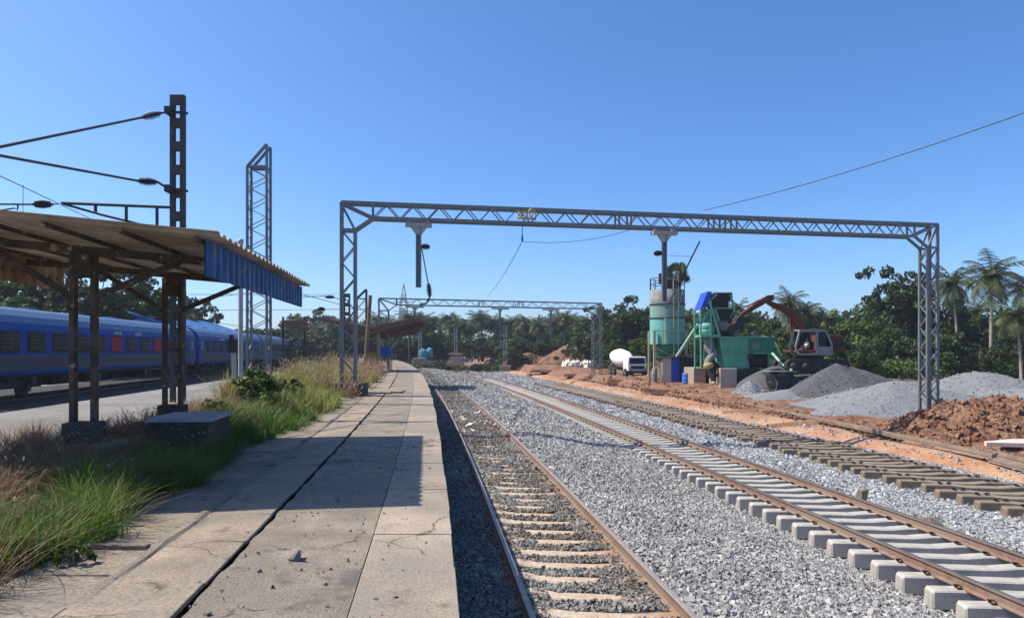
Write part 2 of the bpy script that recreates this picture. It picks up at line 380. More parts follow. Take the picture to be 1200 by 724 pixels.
slabs('platform_paving', -4.3, -3.06, .82, M_slab, -.004, 1.2, 60, .02, 4, .015)
strip('platform_kerb', M_plat2, lambda y: [(-3.09 + .02 * math.sin(y * 4), -.02), (-3.06 + .02 * math.sin(y * 4 + 1), .018 * min(1, max(0, y - 5.4))), (-2.985 + .018 * math.sin(y * 5), .022 * min(1, max(0, y - 5.4))), (-2.94 + .012 * math.sin(y * 3.3), -.01)], list(np.arange(5.4, 70, .12)), smooth=False, pw=True)
strip('platform_fill', M_slab, lambda y: [(-3.09, -.004), (-3.0, .004), (-2.925, -.002)], list(np.arange(-3, 6.7, .3)), smooth=False, pw=True)
# cross ledge (pale step) at the paving, near left
mb = MB(); mb.box((E(6.9) - 3.65, 6.95, .01), (1.1, .09, .06), rz=-.02); mb.pw(); o = mb.build('platform_ledge', M_plat2, bevel=.01); o['kind'] = 'structure'

strip('left_track_bed', mat('dark_ballast', (.045, .042, .04), var=.4, scale=8, bump=1, fine=(20, .5)), lambda y: [(-30, -.25), (-22, -.13), (-8.0, -.13), (-7.9, -.4)], YS)  # very dark stone bed along the left tracks
# left platform and island soil
strip('left_platform', M_left, lambda y: [(-10.6, -.9), (-10.6, .5), (-8, .5), (-6.1, .5), (-6.0, .3)], YS, smooth=False, pw=True)
strip('island_soil', M_dirt, lambda y: [(-6.15, .497), (-5.9, .45 + .03 * math.sin(y * 2)), (-5.2, .30), (-4.6, .12), (-4.15, .03 + .015 * math.sin(y * 3)), (-3.9, .0)], list(np.arange(-3, 60, .4)) + list(np.arange(60, 172, 3)), pw=True)

# ---------------------------------------------------------------- ballast
def bal_prof(y):
    t = float(sstep(17, 26, y)); u = float(sstep(25, 60, y))
    return [(-.04, -1.05), (.45, -1.0), (.80, -1.0), (1.7, -1.03), (2.55, -1.0), (2.70, -.93), (3.3, -.93 - .03 * t), (4.4, -1.10 + .05 * u),
            (5.6, -1.36 + .20 * u), (6.35, -1.56 + .19 * t + .10 * u), (6.9, -1.67 + .22 * t), (8.2, -1.68 + .12 * t), (9.6, -1.67 + .18 * t), (10.2, -1.50 + .1 * t),
            (11.0, -1.50), (11.8, -1.56), (13.2, -1.56), (14.7, -1.55), (15.3, -1.52), (16.0, -1.62)]
def bal_z(s, y):
    t = sstep(17, 26, y); u = sstep(25, 60, y)
    p0 = np.array(bal_prof(0)); p1 = np.array(bal_prof(26)); p2 = np.array(bal_prof(100))
    z0 = np.interp(s, p0[:, 0], p0[:, 1]); z1 = np.interp(s, p1[:, 0], p1[:, 1]); z2 = np.interp(s, p2[:, 0], p2[:, 1])
    z = np.where(y < 26, z0 + (z1 - z0) * t, z1 + (z2 - z1) * u)
    # crease between two dumped heaps
    cs = 3.3 + (y - 28) * .215; d = np.abs(s - cs)
    z = z - .16 * np.clip(1 - d / .28, 0, 1) * ((s > 3.1) & (s < 6.5))
    return z + .018 * noise2(s, y, 2.4, 5) * (1 - np.exp(-((s - 4.6) / 1.6) ** 2) * 0) + .05 * noise2(s, y, .8, 9) * np.exp(-((s - 4.5) / 1.0) ** 2)
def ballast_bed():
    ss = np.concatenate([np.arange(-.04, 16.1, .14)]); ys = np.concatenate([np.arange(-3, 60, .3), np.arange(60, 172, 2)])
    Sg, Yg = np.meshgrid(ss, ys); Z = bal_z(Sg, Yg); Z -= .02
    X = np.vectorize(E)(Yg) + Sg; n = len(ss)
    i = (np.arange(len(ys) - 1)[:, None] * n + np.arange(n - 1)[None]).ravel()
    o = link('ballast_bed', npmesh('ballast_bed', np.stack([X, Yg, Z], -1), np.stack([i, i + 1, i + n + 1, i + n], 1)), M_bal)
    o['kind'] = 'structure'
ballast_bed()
def scatter_ballast(name, s0, s1, dens_fn, m, size=.062, ymin=5.0, ymax=62, lift=.0):
    out = []
    y = ymin
    while y < ymax:
        dy = 1.0 if y < 20 else 2.0
        d, sz = dens_fn(y)
        n = int((s1 - s0) * dy * d)
        ps = rng.uniform(s0, s1, n); py = rng.uniform(y, y + dy, n)
        X = E(py) + ps; vis = (np.abs(X) < .77 * py + .5) & (2 + 1.0 < 0.42 * py + 1.8)
        ps, py, X = ps[vis], py[vis], X[vis]
        Z = bal_z(ps, py) + rng.uniform(-.02, .016, len(ps)) + lift
        # old track: keep stones off the exposed sleeper middles
        k = (np.mod(py / .6 + .5, 1) - .5) * .6
        sleep = (np.abs(ps - 1.70 - .16 * np.sin(py * 1.9)) < .56 + .18 * np.sin(py * 2.7) - .035 * np.maximum(py - 10, 0)) & (np.abs(k) < .145) & (ps < 3) & (py < 30)
        railz = (np.abs(ps - .855) < .06) | (np.abs(ps - 2.595) < .06) | (np.abs(ps - 7.35) < .075) | (np.abs(ps - 9.09) < .075)
        keep = ~sleep & ~railz; Z = Z + .02 * (ps < .8) * (s0 < 1)
        out.append(np.stack([X, py, Z, np.full_like(X, sz)], 1)[keep]); y += dy
    A = np.concatenate(out)
    o = rocks(name, A[:, :3], A[:, 3] * size / .062 * rng.uniform(.6, 1.25, len(A)), m)
    tag(o, kind='stuff'); return o, len(A)
dens = lambda y: (1150, .045) if y < 11 else ((900, .047) if y < 16 else ((520, .058) if y < 24 else ((230, .078) if y < 36 else ((120, .10) if y < 60 else (55, .15)))))
b1, n1 = scatter_ballast('old_track_ballast', 0.0, 2.6, lambda y: (1150, .040) if y < 11 else ((900, .044) if y < 16 else ((420, .058) if y < 28 else ((170, .08) if y < 50 else (70, .12)))), M_stone1, ymax=120)
tag(b1, 'dirty brown grey crushed stone between the rails of the track beside the platform', 'ballast')
b2, n2 = scatter_ballast('ballast_slope', 2.66, 7.0, dens, M_stone, ymax=130)
tag(b2, 'clean grey crushed stone banked between the platform track and the middle track', 'ballast')
b3, n3 = scatter_ballast('middle_track_ballast', 7.0, 11.4, dens, M_stoneb, ymax=130)
tag(b3, 'bluish grey crushed stone between the middle track and the row of bare sleepers', 'ballast')
b4, n4 = scatter_ballast('outer_ballast', 11.4, 15.7, lambda y: (520, .055) if y < 22 else ((220, .08) if y < 36 else ((110, .11) if y < 60 else (50, .15))), M_stoneb, ymax=130, ymin=12)
tag(b4, 'bluish grey crushed stone under the bare sleepers beside the orange dirt', 'ballast')
print('stones', n1, n2, n3, n4)

# orange dirt strip
def path_prof(y):
    g = lambda s_: float(gz(E(y) + s_, y)); w = 17.5 + .006 * y
    lo = lambda k: -1.33 + .12 * float(sstep(30, 62, y)) + .04 * math.sin(k * 1.7 + y * .5)
    return [(15.0, -1.75), (15.4, -1.585), (15.9, -1.42)] + [(k, lo(k)) for k in np.linspace(16.3, w + .4, 10)] + [(w + .7, -1.9)]
strip('dirt_path', M_soil, path_prof, list(np.arange(-3, 60, .8)) + list(np.arange(60, 160, 2)))

def verge_prof(y):
    g = lambda s_: float(gz(E(y) + s_, y)); a_ = 17.2 + .006 * y + .15 * math.sin(y * .7)
    lo = -1.33 + .12 * float(sstep(30, 62, y)); rise = lambda k: g(k) + (min(0, lo - g(k))) * (1 - float(sstep(a_, a_ + 1.3, k)))
    return [(a_, lo - .08)] + [(k, rise(k) + .05 + (.10 + .05 * math.sin(y * .31)) * abs(math.sin(k * 2.9 + math.sin(y * 1.7) * 1.3)) + .06 * math.sin(y * 2.3 + k * 4) * math.sin(y * .9)) for k in np.linspace(a_ + .25, 23.5, 18)] + [(23.9, g(23.9) - .3)]
strip('rough_verge', M_red, verge_prof, list(np.arange(12, 70, .35)) + list(np.arange(70, 150, 1.5)), smooth=False)
n = 3200; vy = 14 + 60 * rng.uniform(0, 1, n) ** 1.5; vs = 17.3 + rng.exponential(1.2, n).clip(0, 5)
ris = gz(E(vy) + vs, vy); lo_ = -1.33 + .12 * sstep(30, 62, vy); ris = ris + np.minimum(0, lo_ - ris) * (1 - sstep(17.2 + .006 * vy, 18.5 + .006 * vy, vs))
P = np.stack([E(vy) + vs, vy, ris + .12], 1)
tag(rocks('verge_clods', P, .04 + .14 * rng.uniform(0, 1, n) ** 3, M_red), 'red brown clods and rubble strewn along the verge behind the dirt strip', 'clods', kind='stuff')
n = 500; vy = 14 + 50 * rng.uniform(0, 1, n) ** 1.5; vs = rng.uniform(15.7, 17.4, n)
P = np.stack([E(vy) + vs, vy, -1.30 + .12 * sstep(30, 62, vy)], 1)
tag(rocks('path_stones', P, rng.uniform(.03, .08, n), M_stoneb), 'single grey stones spilled on the orange dirt strip', 'stones', kind='stuff')

# ---------------------------------------------------------------- rails and sleepers
def rail(name, s, ztop, label, group, topm, y0=-3, y1=165, h=.172):
    prof = [(-.068, 0), (.068, 0), (.068, .012), (.012, .03), (.009, .125), (.035, .138), (.036, .165), (.028, .172), (-.028, .172), (-.036, .165), (-.035, .138), (-.009, .125), (-.012, .03), (-.068, .012)]
    ys = list(np.arange(y0, 40, 1.0)) + list(np.arange(40, y1, 2.5)); k = len(prof); V = []; F = []; mi = []
    for y in ys:
        nx = 1 / math.sqrt(1 + dE(y) ** 2)
        for a, b in prof: V.append((E(y) + s + a / nx, y, ztop - .172 + b))
    me = bpy.data.meshes.new(name)
    for i in range(len(ys) - 1):
        for j in range(k):
            F.append((i * k + j, i * k + (j + 1) % k, (i + 1) * k + (j + 1) % k, (i + 1) * k + j)); mi.append(1 if j in (6, 7, 8) else 0)
    F.append(tuple(range(k))); mi.append(0)
    me.from_pydata(V, [], F); me.materials.append(M_rail); me.materials.append(topm); me.polygons.foreach_set('material_index', mi); me.update()
    import bmesh
    bm = bmesh.new(); bm.from_mesh(me); bmesh.ops.recalc_face_normals(bm, faces=bm.faces); bm.to_mesh(me); bm.free()
    o = bpy.data.objects.new(name, me); COL.objects.link(o)
    return tag(o, label, 'rail', group)
Z1, ZM, Z3 = -.83, -1.20, -1.18
rail('rail', .855, Z1, 'worn steel rail at the foot of the platform edge, half in its shadow', 'rails of the platform track', M_rail1top)
rail('rail', 2.595, Z1, 'worn steel rail of the platform track lying against the grey ballast slope', 'rails of the platform track', M_rail1top)
rail('rail', 7.35, ZM, 'new rusty orange rail of the middle track on its side nearer the platform', 'rails of the middle track', M_railtop)
rail('rail', 9.09, ZM, 'new rusty rail of the middle track on its side nearer the bare sleepers', 'rails of the middle track', M_railtop)

def sleeper_mesh(name, L=2.75, ht=0.0):
    xs = [-L/2, -L/2 + .03, -.75, -.35, .35, .75, L/2 - .03, L/2]; hs = [.17, .205, .215, .175, .175, .215, .205, .17]; hs = [h + ht for h in hs]
    V = []; F = []
    for x, h in zip(xs, hs):
        e = .02 if abs(x) == L/2 else 0
        V += [(x, -.135 + e, 0), (x, .135 - e, 0), (x, .128 - e, h - .02), (x, .105 - e, h), (x, -.105 + e, h), (x, -.128 + e, h - .02)]
    for i in range(len(xs) - 1):
        for j in range(6): F.append((i*6+j, i*6+(j+1) % 6, (i+1)*6+(j+1) % 6, (i+1)*6+j))
    F += [tuple(range(6)), tuple(range((len(xs)-1)*6, len(xs)*6))[::-1]]
    me = bpy.data.meshes.new(name); me.from_pydata(V, [], F); me.update()
    import bmesh
    bm = bmesh.new(); bm.from_mesh(me); bmesh.ops.recalc_face_normals(bm, faces=bm.faces); bm.to_mesh(me); bm.free()
    return me
def clip_mesh():
    mb = MB()
    mb.tube([(-.03, -.055, .012), (.035, -.055, .035), (.06, -.03, .055), (.05, .0, .06), (.01, .01, .055), (-.01, .035, .045), (.02, .06, .03), (.06, .055, .02)], .0115, 6)
    mb.box((0, 0, .008), (.09, .13, .022)); return mb
cm = clip_mesh()
def sleeper(name, me, m, label, group, zrel, clips=True, railx=(-.87, .87)):
    o = bpy.data.objects.new(name, me); COL.objects.link(o)
    if not me.materials: me.materials.append(m)
    tag(o, label, 'sleeper', group)
    if clips:
        first = None
        for rx in railx:
            for sd in (-1, 1):
                if first is None:
                    c = cm.build('rail_clip', M_clip, o); first = c
                else:
                    c = first.copy(); COL.objects.link(c); c.parent = o
                c.location = (rx + sd * .085, 0, zrel); c.rotation_euler = (0, 0, 0 if sd > 0 else math.pi)
    return o
def lay(proto, s, y, z, rz=0.0, simple=None):
    a = math.atan(dE(y)) + rz
    return a
def row(s_c, z, me_name, m, label, group, y0, n, step, jit=0.0, jz=0.0, jr=0.0, clips_to=40, stp=1.0, joff=0.0):
    me = sleeper_mesh(me_name, ht=.05 if 'new' in me_name else 0); proto = sleeper('sleeper', me, m, label, group, .255 if 'new' in me_name else .205)
    y = y0; r = random.Random(int(s_c * 10))
    for i in range(n):
        if i == 0: o = proto
        elif y < clips_to: o = copy_tree(proto)
        else: o = copy_tree(proto, parts=False)
        o.location = (E(y) + s_c + r.uniform(-joff, joff), y + r.uniform(-jit, jit), z + r.uniform(-jz, jz))
        o.rotation_euler = (r.uniform(-jr, jr) * .3, 0, math.atan(dE(y)) * 1 + r.uniform(-jr, jr))
        y += step
row(1.725, Z1 - .172 - .205 + .012, 'old_sleeper', M_slp1, 'old stained concrete sleeper half buried in ballast under the platform track', 'sleepers of the platform track', 5.4, 60, .6, jit=.02, clips_to=0.1)
row(8.22, ZM - .172 - .262, 'new_sleeper', M_slp, 'pale new concrete sleeper carrying the rails of the middle track', 'sleepers of the middle track', 7.2, 128, .6, jit=.012, jr=.006, clips_to=46)
row(13.3, Z3 - .172 - .19, 'bare_sleeper', M_slp3, 'weathered concrete sleeper without rails in the row beside the orange dirt', 'bare sleepers awaiting rails', 13.2, 92, .62, jit=.05, jz=.015, jr=.035, clips_to=45, joff=.16)

# lengths of rail lying on the dirt
def loose_rail(pts, label):
    mb = MB()
    for a, b in zip(pts[:-1], pts[1:]):
        mb.bar(a, b, .12, .16); mb.bar(Vector(a) + Vector((0, 0, .0)), Vector(b), .15, .02)
    o = mb.build('loose_rail', M_slp3 if 'grey' in label else M_rail); tag(o, label, 'rail', 'rails lying loose on the dirt'); return o
def gp(px, py, Z=-1.3):
    Y = (EYE - Z) * FPX / (py - HY); return Vector(((px - 600) / FPX * Y, Y, Z))
L1 = [gp(858, 474.0), gp(966, 497.5), gp(1041, 514.5), gp(1097, 527), gp(1165, 543)]
L1 = [p + Vector((0, 0, .20)) for p in L1]
loose_rail(L1, 'long grey dusty rail lying along the orange dirt strip below the red soil heap')
loose_rail([p + Vector((0, 0, .1)) for p in (gp(790, 461.5, -1.2), gp(822, 468, -1.25), gp(852, 474))], 'short rusty rail lying below the gravel spill of the batching plant')
loose_rail([p + Vector((0, 0, .09)) for p in (gp(1158, 533), gp(1230, 551))], 'rusty rail end beside the grey one at the right edge, upper of two')
loose_rail([p + Vector((0, 0, .09)) for p in (gp(1160, 541.5), gp(1230, 560))], 'rusty rail end beside the grey one at the right edge, lower of two')
mb = MB(); a = gp(1156, 523, -1.1); mb.prism([(0, 0, 0), (1.3, -.25, 0), (2.6, -.9, 0), (2.7, .55, .05), (1.2, .5, .05), (0, .12, .02)], (0, 0, 0), (0, 0, .14))
o = mb.build('stone_slab', M_pink, loc=a, bevel=.01); tag(o, 'pale pink stone slab lying at the foot of the red soil heap', 'slab')

# ---------------------------------------------------------------- soil and gravel heaps
def heap(name, cx, cy, rx, ry, h, m, label, cat, rough=.1, rf=2.0, seed=1, z0=None, rz=0., peak=1.25, n=70, lumps=None):
    u = np.linspace(-1.15, 1.15, n); U, V = np.meshgrid(u, u); r = np.sqrt(U * U + V * V)
    ang = np.arctan2(V, U); rr = r * (1 + .12 * np.sin(ang * 3 + seed) + .07 * np.sin(ang * 5 + seed * 2))
    Z = h * np.clip(1 - rr, -.15, 1) ** 1 if peak == 1 else h * np.where(rr < 1, (1 - np.clip(rr, 0, 1)) ** peak * (1.0 + .35 * (1 - np.exp(-rr * 3)) * (1 - rr)), -.12)
    X = U * rx; Y = V * ry
    nz = rough * (noise2(X, Y, rf, seed) + .6 * noise2(X, Y, rf * 2.6, seed + 1) + .4 * noise2(X, Y, rf * 6, seed + 2))
    Z = Z + nz * np.clip(Z / h * 3, 0, 1)
    ca, sa = math.cos(rz), math.sin(rz)
    P = np.stack([X * ca - Y * sa, X * sa + Y * ca, Z], -1)
    P[..., 2] += np.where(Z < 0, -.25, 0)
    if z0 is None or 'ridge' in name or 'bank' in name: P[..., 2] += gz(P[..., 0] + cx, P[..., 1] + cy) - float(gz(cx, cy))
    i = (np.arange(n - 1)[:, None] * n + np.arange(n - 1)[None]).ravel()
    Fq = np.stack([i, i + 1, i + n + 1, i + n], 1); Fq = Fq[(rr.ravel()[Fq] < 1.12).any(1)]
    z0 = float(gz(cx, cy)) if z0 is None else z0
    o = link(name, npmesh(name, P, Fq, smooth=rough < .12), m, loc=(cx, cy, z0))
    return tag(o, label, cat)
RED = heap('soil_heap', 18.5, 25.8, 4.9, 2.9, 1.7, M_red, 'big cloddy red soil heap beside the dirt strip at the right', 'soil heap', rough=.34, rf=2.4, seed=4, z0=-1.45, rz=-.1, peak=.9, n=130)
heap('soil_heap', 15.6, 31.2, 3.4, 1.0, .42, M_red, 'low red soil spill between the grey gravel and the loose rail', 'soil heap', rough=.10, rf=3, seed=8, z0=-1.35, rz=.05, n=80)
heap('gravel_heap', 21.2, 37.5, 6.6, 4.6, 1.65, M_gravel, 'broad pale grey gravel heap behind the red soil', 'gravel heap', rough=.06, rf=1.3, seed=5, z0=-1.25, peak=1.0, n=110)
heap('gravel_heap', 21.2, 44.6, 4.4, 3.6, 2.45, M_gravd, 'tall dark grey gravel cone beside the excavator', 'gravel heap', rough=.06, rf=1.3, seed=6, z0=-1.2, peak=1.0, n=90)
heap('gravel_heap', 30.7, 45.0, 4.6, 4.2, 1.6, M_gravel, 'rounded grey gravel heap behind the right leg of the near gantry', 'gravel heap', rough=.07, rf=1.3, seed=7, z0=-1.0, peak=.85, n=90)
heap('gravel_heap', 28.0, 37.5, 4.0, 4.0, 1.05, M_gravel, 'smooth grey gravel heap at the right edge of the yard', 'gravel heap', rough=.03, rf=1.3, seed=9, z0=-1.1, peak=.8, n=80)
heap('gravel_heap', 15.9, 45.5, 1.7, 1.7, 1.35, M_gravel, 'small grey gravel cone spilling against the concrete wall of the hopper', 'gravel heap', rough=.04, rf=2, seed=10, z0=-1.25, peak=1.0, n=60)
heap('gravel_spill', 17.6, 43.5, 4.3, 2.2, .75, M_gravel, 'low grey gravel spill in front of the black water tank', 'gravel', rough=.06, rf=2, seed=11, z0=-1.15, peak=1.0, n=60)
heap('gravel_heap', 21.6, 50.5, 5.5, 4.6, 2.1, M_gravd, 'dark gravel ramp under the tracks of the excavator', 'gravel heap', rough=.05, rf=1.5, seed=12, z0=-.9, peak=.45, n=70)
for i, (px, Yb, rx, ry, h, lab) in enumerate([(672, 112, 5.2, 3, 3.3, 'tallest dark red earth bank left of the far gantry leg'), (632, 116, 7, 3, 2.0, 'long pale brown earth bank below the palms'),
        (575, 122, 9, 3, 1.7, 'red brown earth bank below the palms behind the far track'), (708, 108, 5, 3, 1.2, 'low red earth bank behind the white stones'), (520, 128, 9, 3, 1.2, 'low red earth bank at the far bend of the tracks')]):
    heap('earth_bank', (px - 600) / FPX * Yb, Yb, rx, ry, h, M_red, lab, 'earth bank', rough=.35, rf=1.1, seed=20 + i, peak=.7, n=70)
for i, (px, py, Yb, rx, ry, h) in enumerate([(835, 462, 50, 4.5, 1.1, .5), (930, 481, 36, 4, .9, .4), (775, 452, 62, 5, 1.2, .5), (722, 442, 78, 6, 1.4, .55), (662, 434, 92, 7, 1.5, .5)]):
    heap('soil_ridge', (px - 600) / FPX * Yb, Yb, rx, ry, h, M_red, ['low red soil ridge in front of the batching plant', 'low red soil ridge below the pale gravel heap', 'low red soil ridge below the white mixer truck', 'low red soil ridge by the far gantry footing', 'low red soil ridge along the far bend of the path'][i], 'soil ridge', rough=.14, rf=1.8, seed=40 + i, n=60, z0=float(gz((px - 600) / FPX * Yb, Yb)) - .05, rz=-.25)
# clods on the red heap, rubble on the platform, white stones
def clods(o, n, lo, hi, m, name, label):
    vs = np.array([tuple(o.matrix_basis @ v.co) for v in o.data.vertices]); zb_ = o.location.z
    up_ = vs[vs[:, 2] > zb_ + .02]; P = up_[rng.integers(0, len(up_), n)] + rng.normal(0, .03, (n, 3))
    tag(rocks(name, P, lo + (hi - lo) * rng.uniform(0, 1, n) ** 3, m), label, 'clods', kind='stuff')
clods(RED, 4200, .025, .20, M_red, 'soil_clods', 'loose red clods scattered over the big soil heap')
for o_ in [o for o in list(COL.objects) if o.name.startswith('gravel_heap') and o.location.y < 46]: clods(o_, 2600, .015, .085, M_gravd2 if o_.data.materials[0] == M_gravd else M_gravel2, 'gravel_grain', 'coarse grains lying on the ' + o_['label'][:60])
n = 620; px = rng.uniform(-2.05, -.1, n) - .3 * rng.uniform(0, 1, n); py = rng.uniform(4.6, 16, n)
P = np.stack([E(py) + px, py, np.full(n, .006)], 1) * PU + np.array([0, 0, PD])
tag(rocks('platform_grit', P, (.004 + .022 * rng.uniform(0, 1, n) ** 4), M_stone1), 'small stones and grit scattered on the platform', 'grit', kind='stuff')
def rock_thing(name, p, sz, m, label, cat, group=None):
    o = rocks(name, np.array([[0, 0, 0.]]), np.array([sz]), m); o.location = p; tag(o, label, cat, group)
rock_thing('rock', gp(347, 652, PD + .025), .075, M_stone1, 'fist sized dark stone lying alone on the platform', 'stone')
rock_thing('rock', gp(1010, 580, -1.42), .20, M_dirt, 'dark earth lump on the ballast behind the middle track, farther one', 'lump')
rock_thing('rock', gp(1090, 610, -1.42), .22, M_dirt, 'dark earth lump on the ballast behind the middle track, nearer one', 'lump')
n = 90; wx = rng.uniform(662, 702, n); wy = rng.uniform(92, 98, n)
P = np.stack([(wx - 600) / FPX * wy, wy, np.full(n, -.15) + rng.uniform(0, .5, n)], 1)
tag(rocks('white_stones', P, rng.uniform(.3, .8, n), mat('white_stone', (.66, .64, .58), var=.1)), 'pile of pale white stones in front of the red earth bank', 'stones', kind='stuff')
n = 26; wx = rng.uniform(520, 556, n); wy = rng.uniform(24, 34, n)
P = np.stack([E(wy) + rng.uniform(.9, 2.6, n), wy, np.full(n, -.97)], 1)
tag(rocks('track_rubble', P, rng.uniform(.06, .2, n), mat('pale_rubble', (.55, .46, .38), var=.2)), 'pale broken rubble lying on the platform track', 'rubble', kind='stuff')
# broken slabs on the platform
for px, py, w, rz, lab in ((443, 461, .9, .3, 'tilted broken paving slab across the platform groove, left one'), (462, 460, .7, -.2, 'broken paving slab piece on the platform beside the groove, right one')):
    mb = MB(); mb.box((0, 0, .06), (w, .6, .06)); o = mb.build('broken_slab', M_slab, loc=gp(px, py, PD), bevel=.01); o.rotation_euler = (.08, .04, rz); tag(o, lab, 'slab')

# ---------------------------------------------------------------- portal gantries
def lattice(mb, a, b, w, h, side, up, pitch, ch=.075, br=.035, faces=4):
    """four chords between a and b (offset +-w/2 on side, +-h/2 on up) with zigzag bracing"""
    a = Vector(a); b = Vector(b); side = Vector(side).normalized() * w / 2; up = Vector(up).normalized() * h / 2
    for i in (-1, 1):
        for j in (-1, 1): mb.bar(a + side * i + up * j, b + side * i + up * j, ch, ch)
    n = max(2, int(round((b - a).length / pitch)))
    for q in (-1, 1):
        for i in range(n):
            p0 = a.lerp(b, i / n); p1 = a.lerp(b, (i + .5) / n); p2 = a.lerp(b, (i + 1) / n)
            s_ = side * q
            mb.bar(p0 + s_ - up, p1 + s_ + up, br, br); mb.bar(p1 + s_ + up, p2 + s_ - up, br, br)
            if faces == 4:
                u_ = up * q
                mb.bar(p0 + u_ - side, p1 + u_ + side, br, br); mb.bar(p1 + u_ + side, p2 + u_ - side, br, br)
def gantry(L, Rr, top, beam_h, legw, baseL, baseR, label, k=1.0, pitch=.95, foot=True):
    """L, Rr: ground xy of the outer chords; top: z of the upper chord"""
    L = Vector((L[0], L[1], 0)); Rr = Vector((Rr[0], Rr[1], 0)); d = (Rr - L).normalized(); nrm = Vector((-d.y, d.x, 0)); U = Vector((0, 0, 1))
    root = empty('portal_gantry', L + U * baseL, 0, label, 'gantry', 'portal gantries over the tracks')
    o = L + U * baseL; dep = .42 * k
    def P(p): return Vector(p) - o
    zt = top; zb = top - beam_h; kn = 1.0 * k
    for (base, bz, sg) in ((L, baseL, 1), (Rr, baseR, -1)):
        mb = MB(); out = base; inn = base + d * sg * legw
        for q in (-1, 1):
            off = nrm * q * dep / 2
            mb.bar(P(out + U * bz + off), P(out + U * zt + off), .10, .10)
            mb.bar(P(inn + U * bz + off), P(inn + U * (zb - kn * .45) + off), .10, .10)
            mb.bar(P(out + U * (zb - kn * .45) + off), P(inn + U * (zb - kn * .45) + off), .09, .09)
            n = int((zb - kn * .45 - bz) / (.95 * k)); H = (zb - kn * .45 - bz) / n
            for i in range(n):
                z0 = bz + i * H
                mb.bar(P(out + U * z0 + off), P(inn + U * (z0 + H / 2) + off), .04); mb.bar(P(inn + U * (z0 + H / 2) + off), P(out + U * (z0 + H) + off), .04)
        for ps in (out, inn):
            n = int((zb - bz) / (.9 * k)); H = (zb - kn * .45 - bz) / n
            for i in range(n):
                z0 = bz + i * H
                mb.bar(P(ps + U * z0 - nrm * dep / 2), P(ps + U * (z0 + H / 2) + nrm * dep / 2), .04); mb.bar(P(ps + U * (z0 + H / 2) + nrm * dep / 2), P(ps + U * (z0 + H) - nrm * dep / 2), .04)
        mb.build('leg', M_steel, root)
        mb = MB(); bi = base + d * sg * (legw + .62 * k)
        for q in (-1, 1):
            off = nrm * q * dep / 2
            mb.bar(P(inn + U * (zb - kn * .45) + off), P(bi + U * zb + off), .09, .09)
            mb.bar(P(out + U * (zt - .02) + off), P(bi + U * (zb + .02) + off), .07, .07)
            mb.bar(P(out + U * (zt - .05) + off), P(inn + U * (zb - kn * .45) + off), .07, .07)
            mb.bar(P(bi + U * zb + off), P(bi + U * zt + off), .07, .07)
        mb.build('knee_brace', M_steel, root)
        if foot:
            mb = MB(); mb.box(P(base + d * sg * legw / 2 + U * (bz - .1)), (legw + .7, dep + .7, .7)); mb.build('footing', M_block, root, bevel=.03)
    mb = MB(); b0 = L + d * (legw + .62 * k); b1 = Rr - d * (legw + .62 * k)
    for q in (-1, 1):
        off = nrm * q * dep / 2
        mb.bar(P(L + U * zt + off), P(Rr + U * zt + off), .10, .10); mb.bar(P(b0 + U * zb + off), P(b1 + U * zb + off), .10, .10)
        n = int((b1 - b0).length / pitch)
        for i in range(n):
            p0, p1, p2 = b0.lerp(b1, i / n), b0.lerp(b1, (i + .5) / n), b0.lerp(b1, (i + 1) / n)
            mb.bar(P(p0 + U * zb + off), P(p1 + U * zt + off), .035); mb.bar(P(p1 + U * zt + off), P(p2 + U * zb + off), .035)
    n = int((b1 - b0).length / pitch)
    for zz in (zt, zb):
        for i in range(n):
            p0, p1, p2 = b0.lerp(b1, i / n), b0.lerp(b1, (i + .5) / n), b0.lerp(b1, (i + 1) / n)
            mb.bar(P(p0 + U * zz - nrm * dep / 2), P(p1 + U * zz + nrm * dep / 2), .035); mb.bar(P(p1 + U * zz + nrm * dep / 2), P(p2 + U * zz - nrm * dep / 2), .035)
    mb.build('beam', M_steel, root)
    mb = MB()
    for t in (.425, .445, .585, .605, .625):
        p = L.lerp(Rr, t)
        for q in (-1, 1):
            off = nrm * q * (dep / 2 + .02); mb.bar(P(p + U * (zb - .05) + off), P(p + U * (zt + .05) + off), .07, .05)
    mb.build('splice_plate', M_steel, root)
    return L, Rr, d, nrm, zt, zb
gL, gR = D(400.5, 238, 24.3), D(1094, 264, 28.6)
g1 = gantry(gL, gR, 7.25, .52, .47, .6, -1.25, 'near steel lattice gantry spanning the tracks in front of the batching plant', 1.0, .92)
hL, hR = D(444, 349, 67.7), D(704, 355, 75)
g2 = gantry(hL, hR, 7.2, .62, .95, -.1, -.9, 'far steel lattice gantry spanning the tracks before the palms', 1.3, 1.3)
def on_gantry(g, px):
    L, Rr = g[0], g[1]; k = (px - 600) / FPX          # point of the beam plan seen in that direction
    t = (k * L.y - L.x) / ((Rr.x - L.x) - k * (Rr.y - L.y)); return L.lerp(Rr, t)
def insulator(mb, a, b, r=.06, n=6):
    a = Vector(a); b = Vector(b); d = b - a
    mb.tube([a, b], r * .35, 8)
    pts = []; rs = []
    n = n + 3; e = d * (.31 / n)
    for i in range(n):
        c = a + d * (.14 + .72 * i / (n - 1)); k = 1 - .25 * abs(i - (n - 1) / 2) / (n / 2)
        mb.tube([c - e, c, c + e], [r * .62 * k, r * k, r * .66 * k], 12)
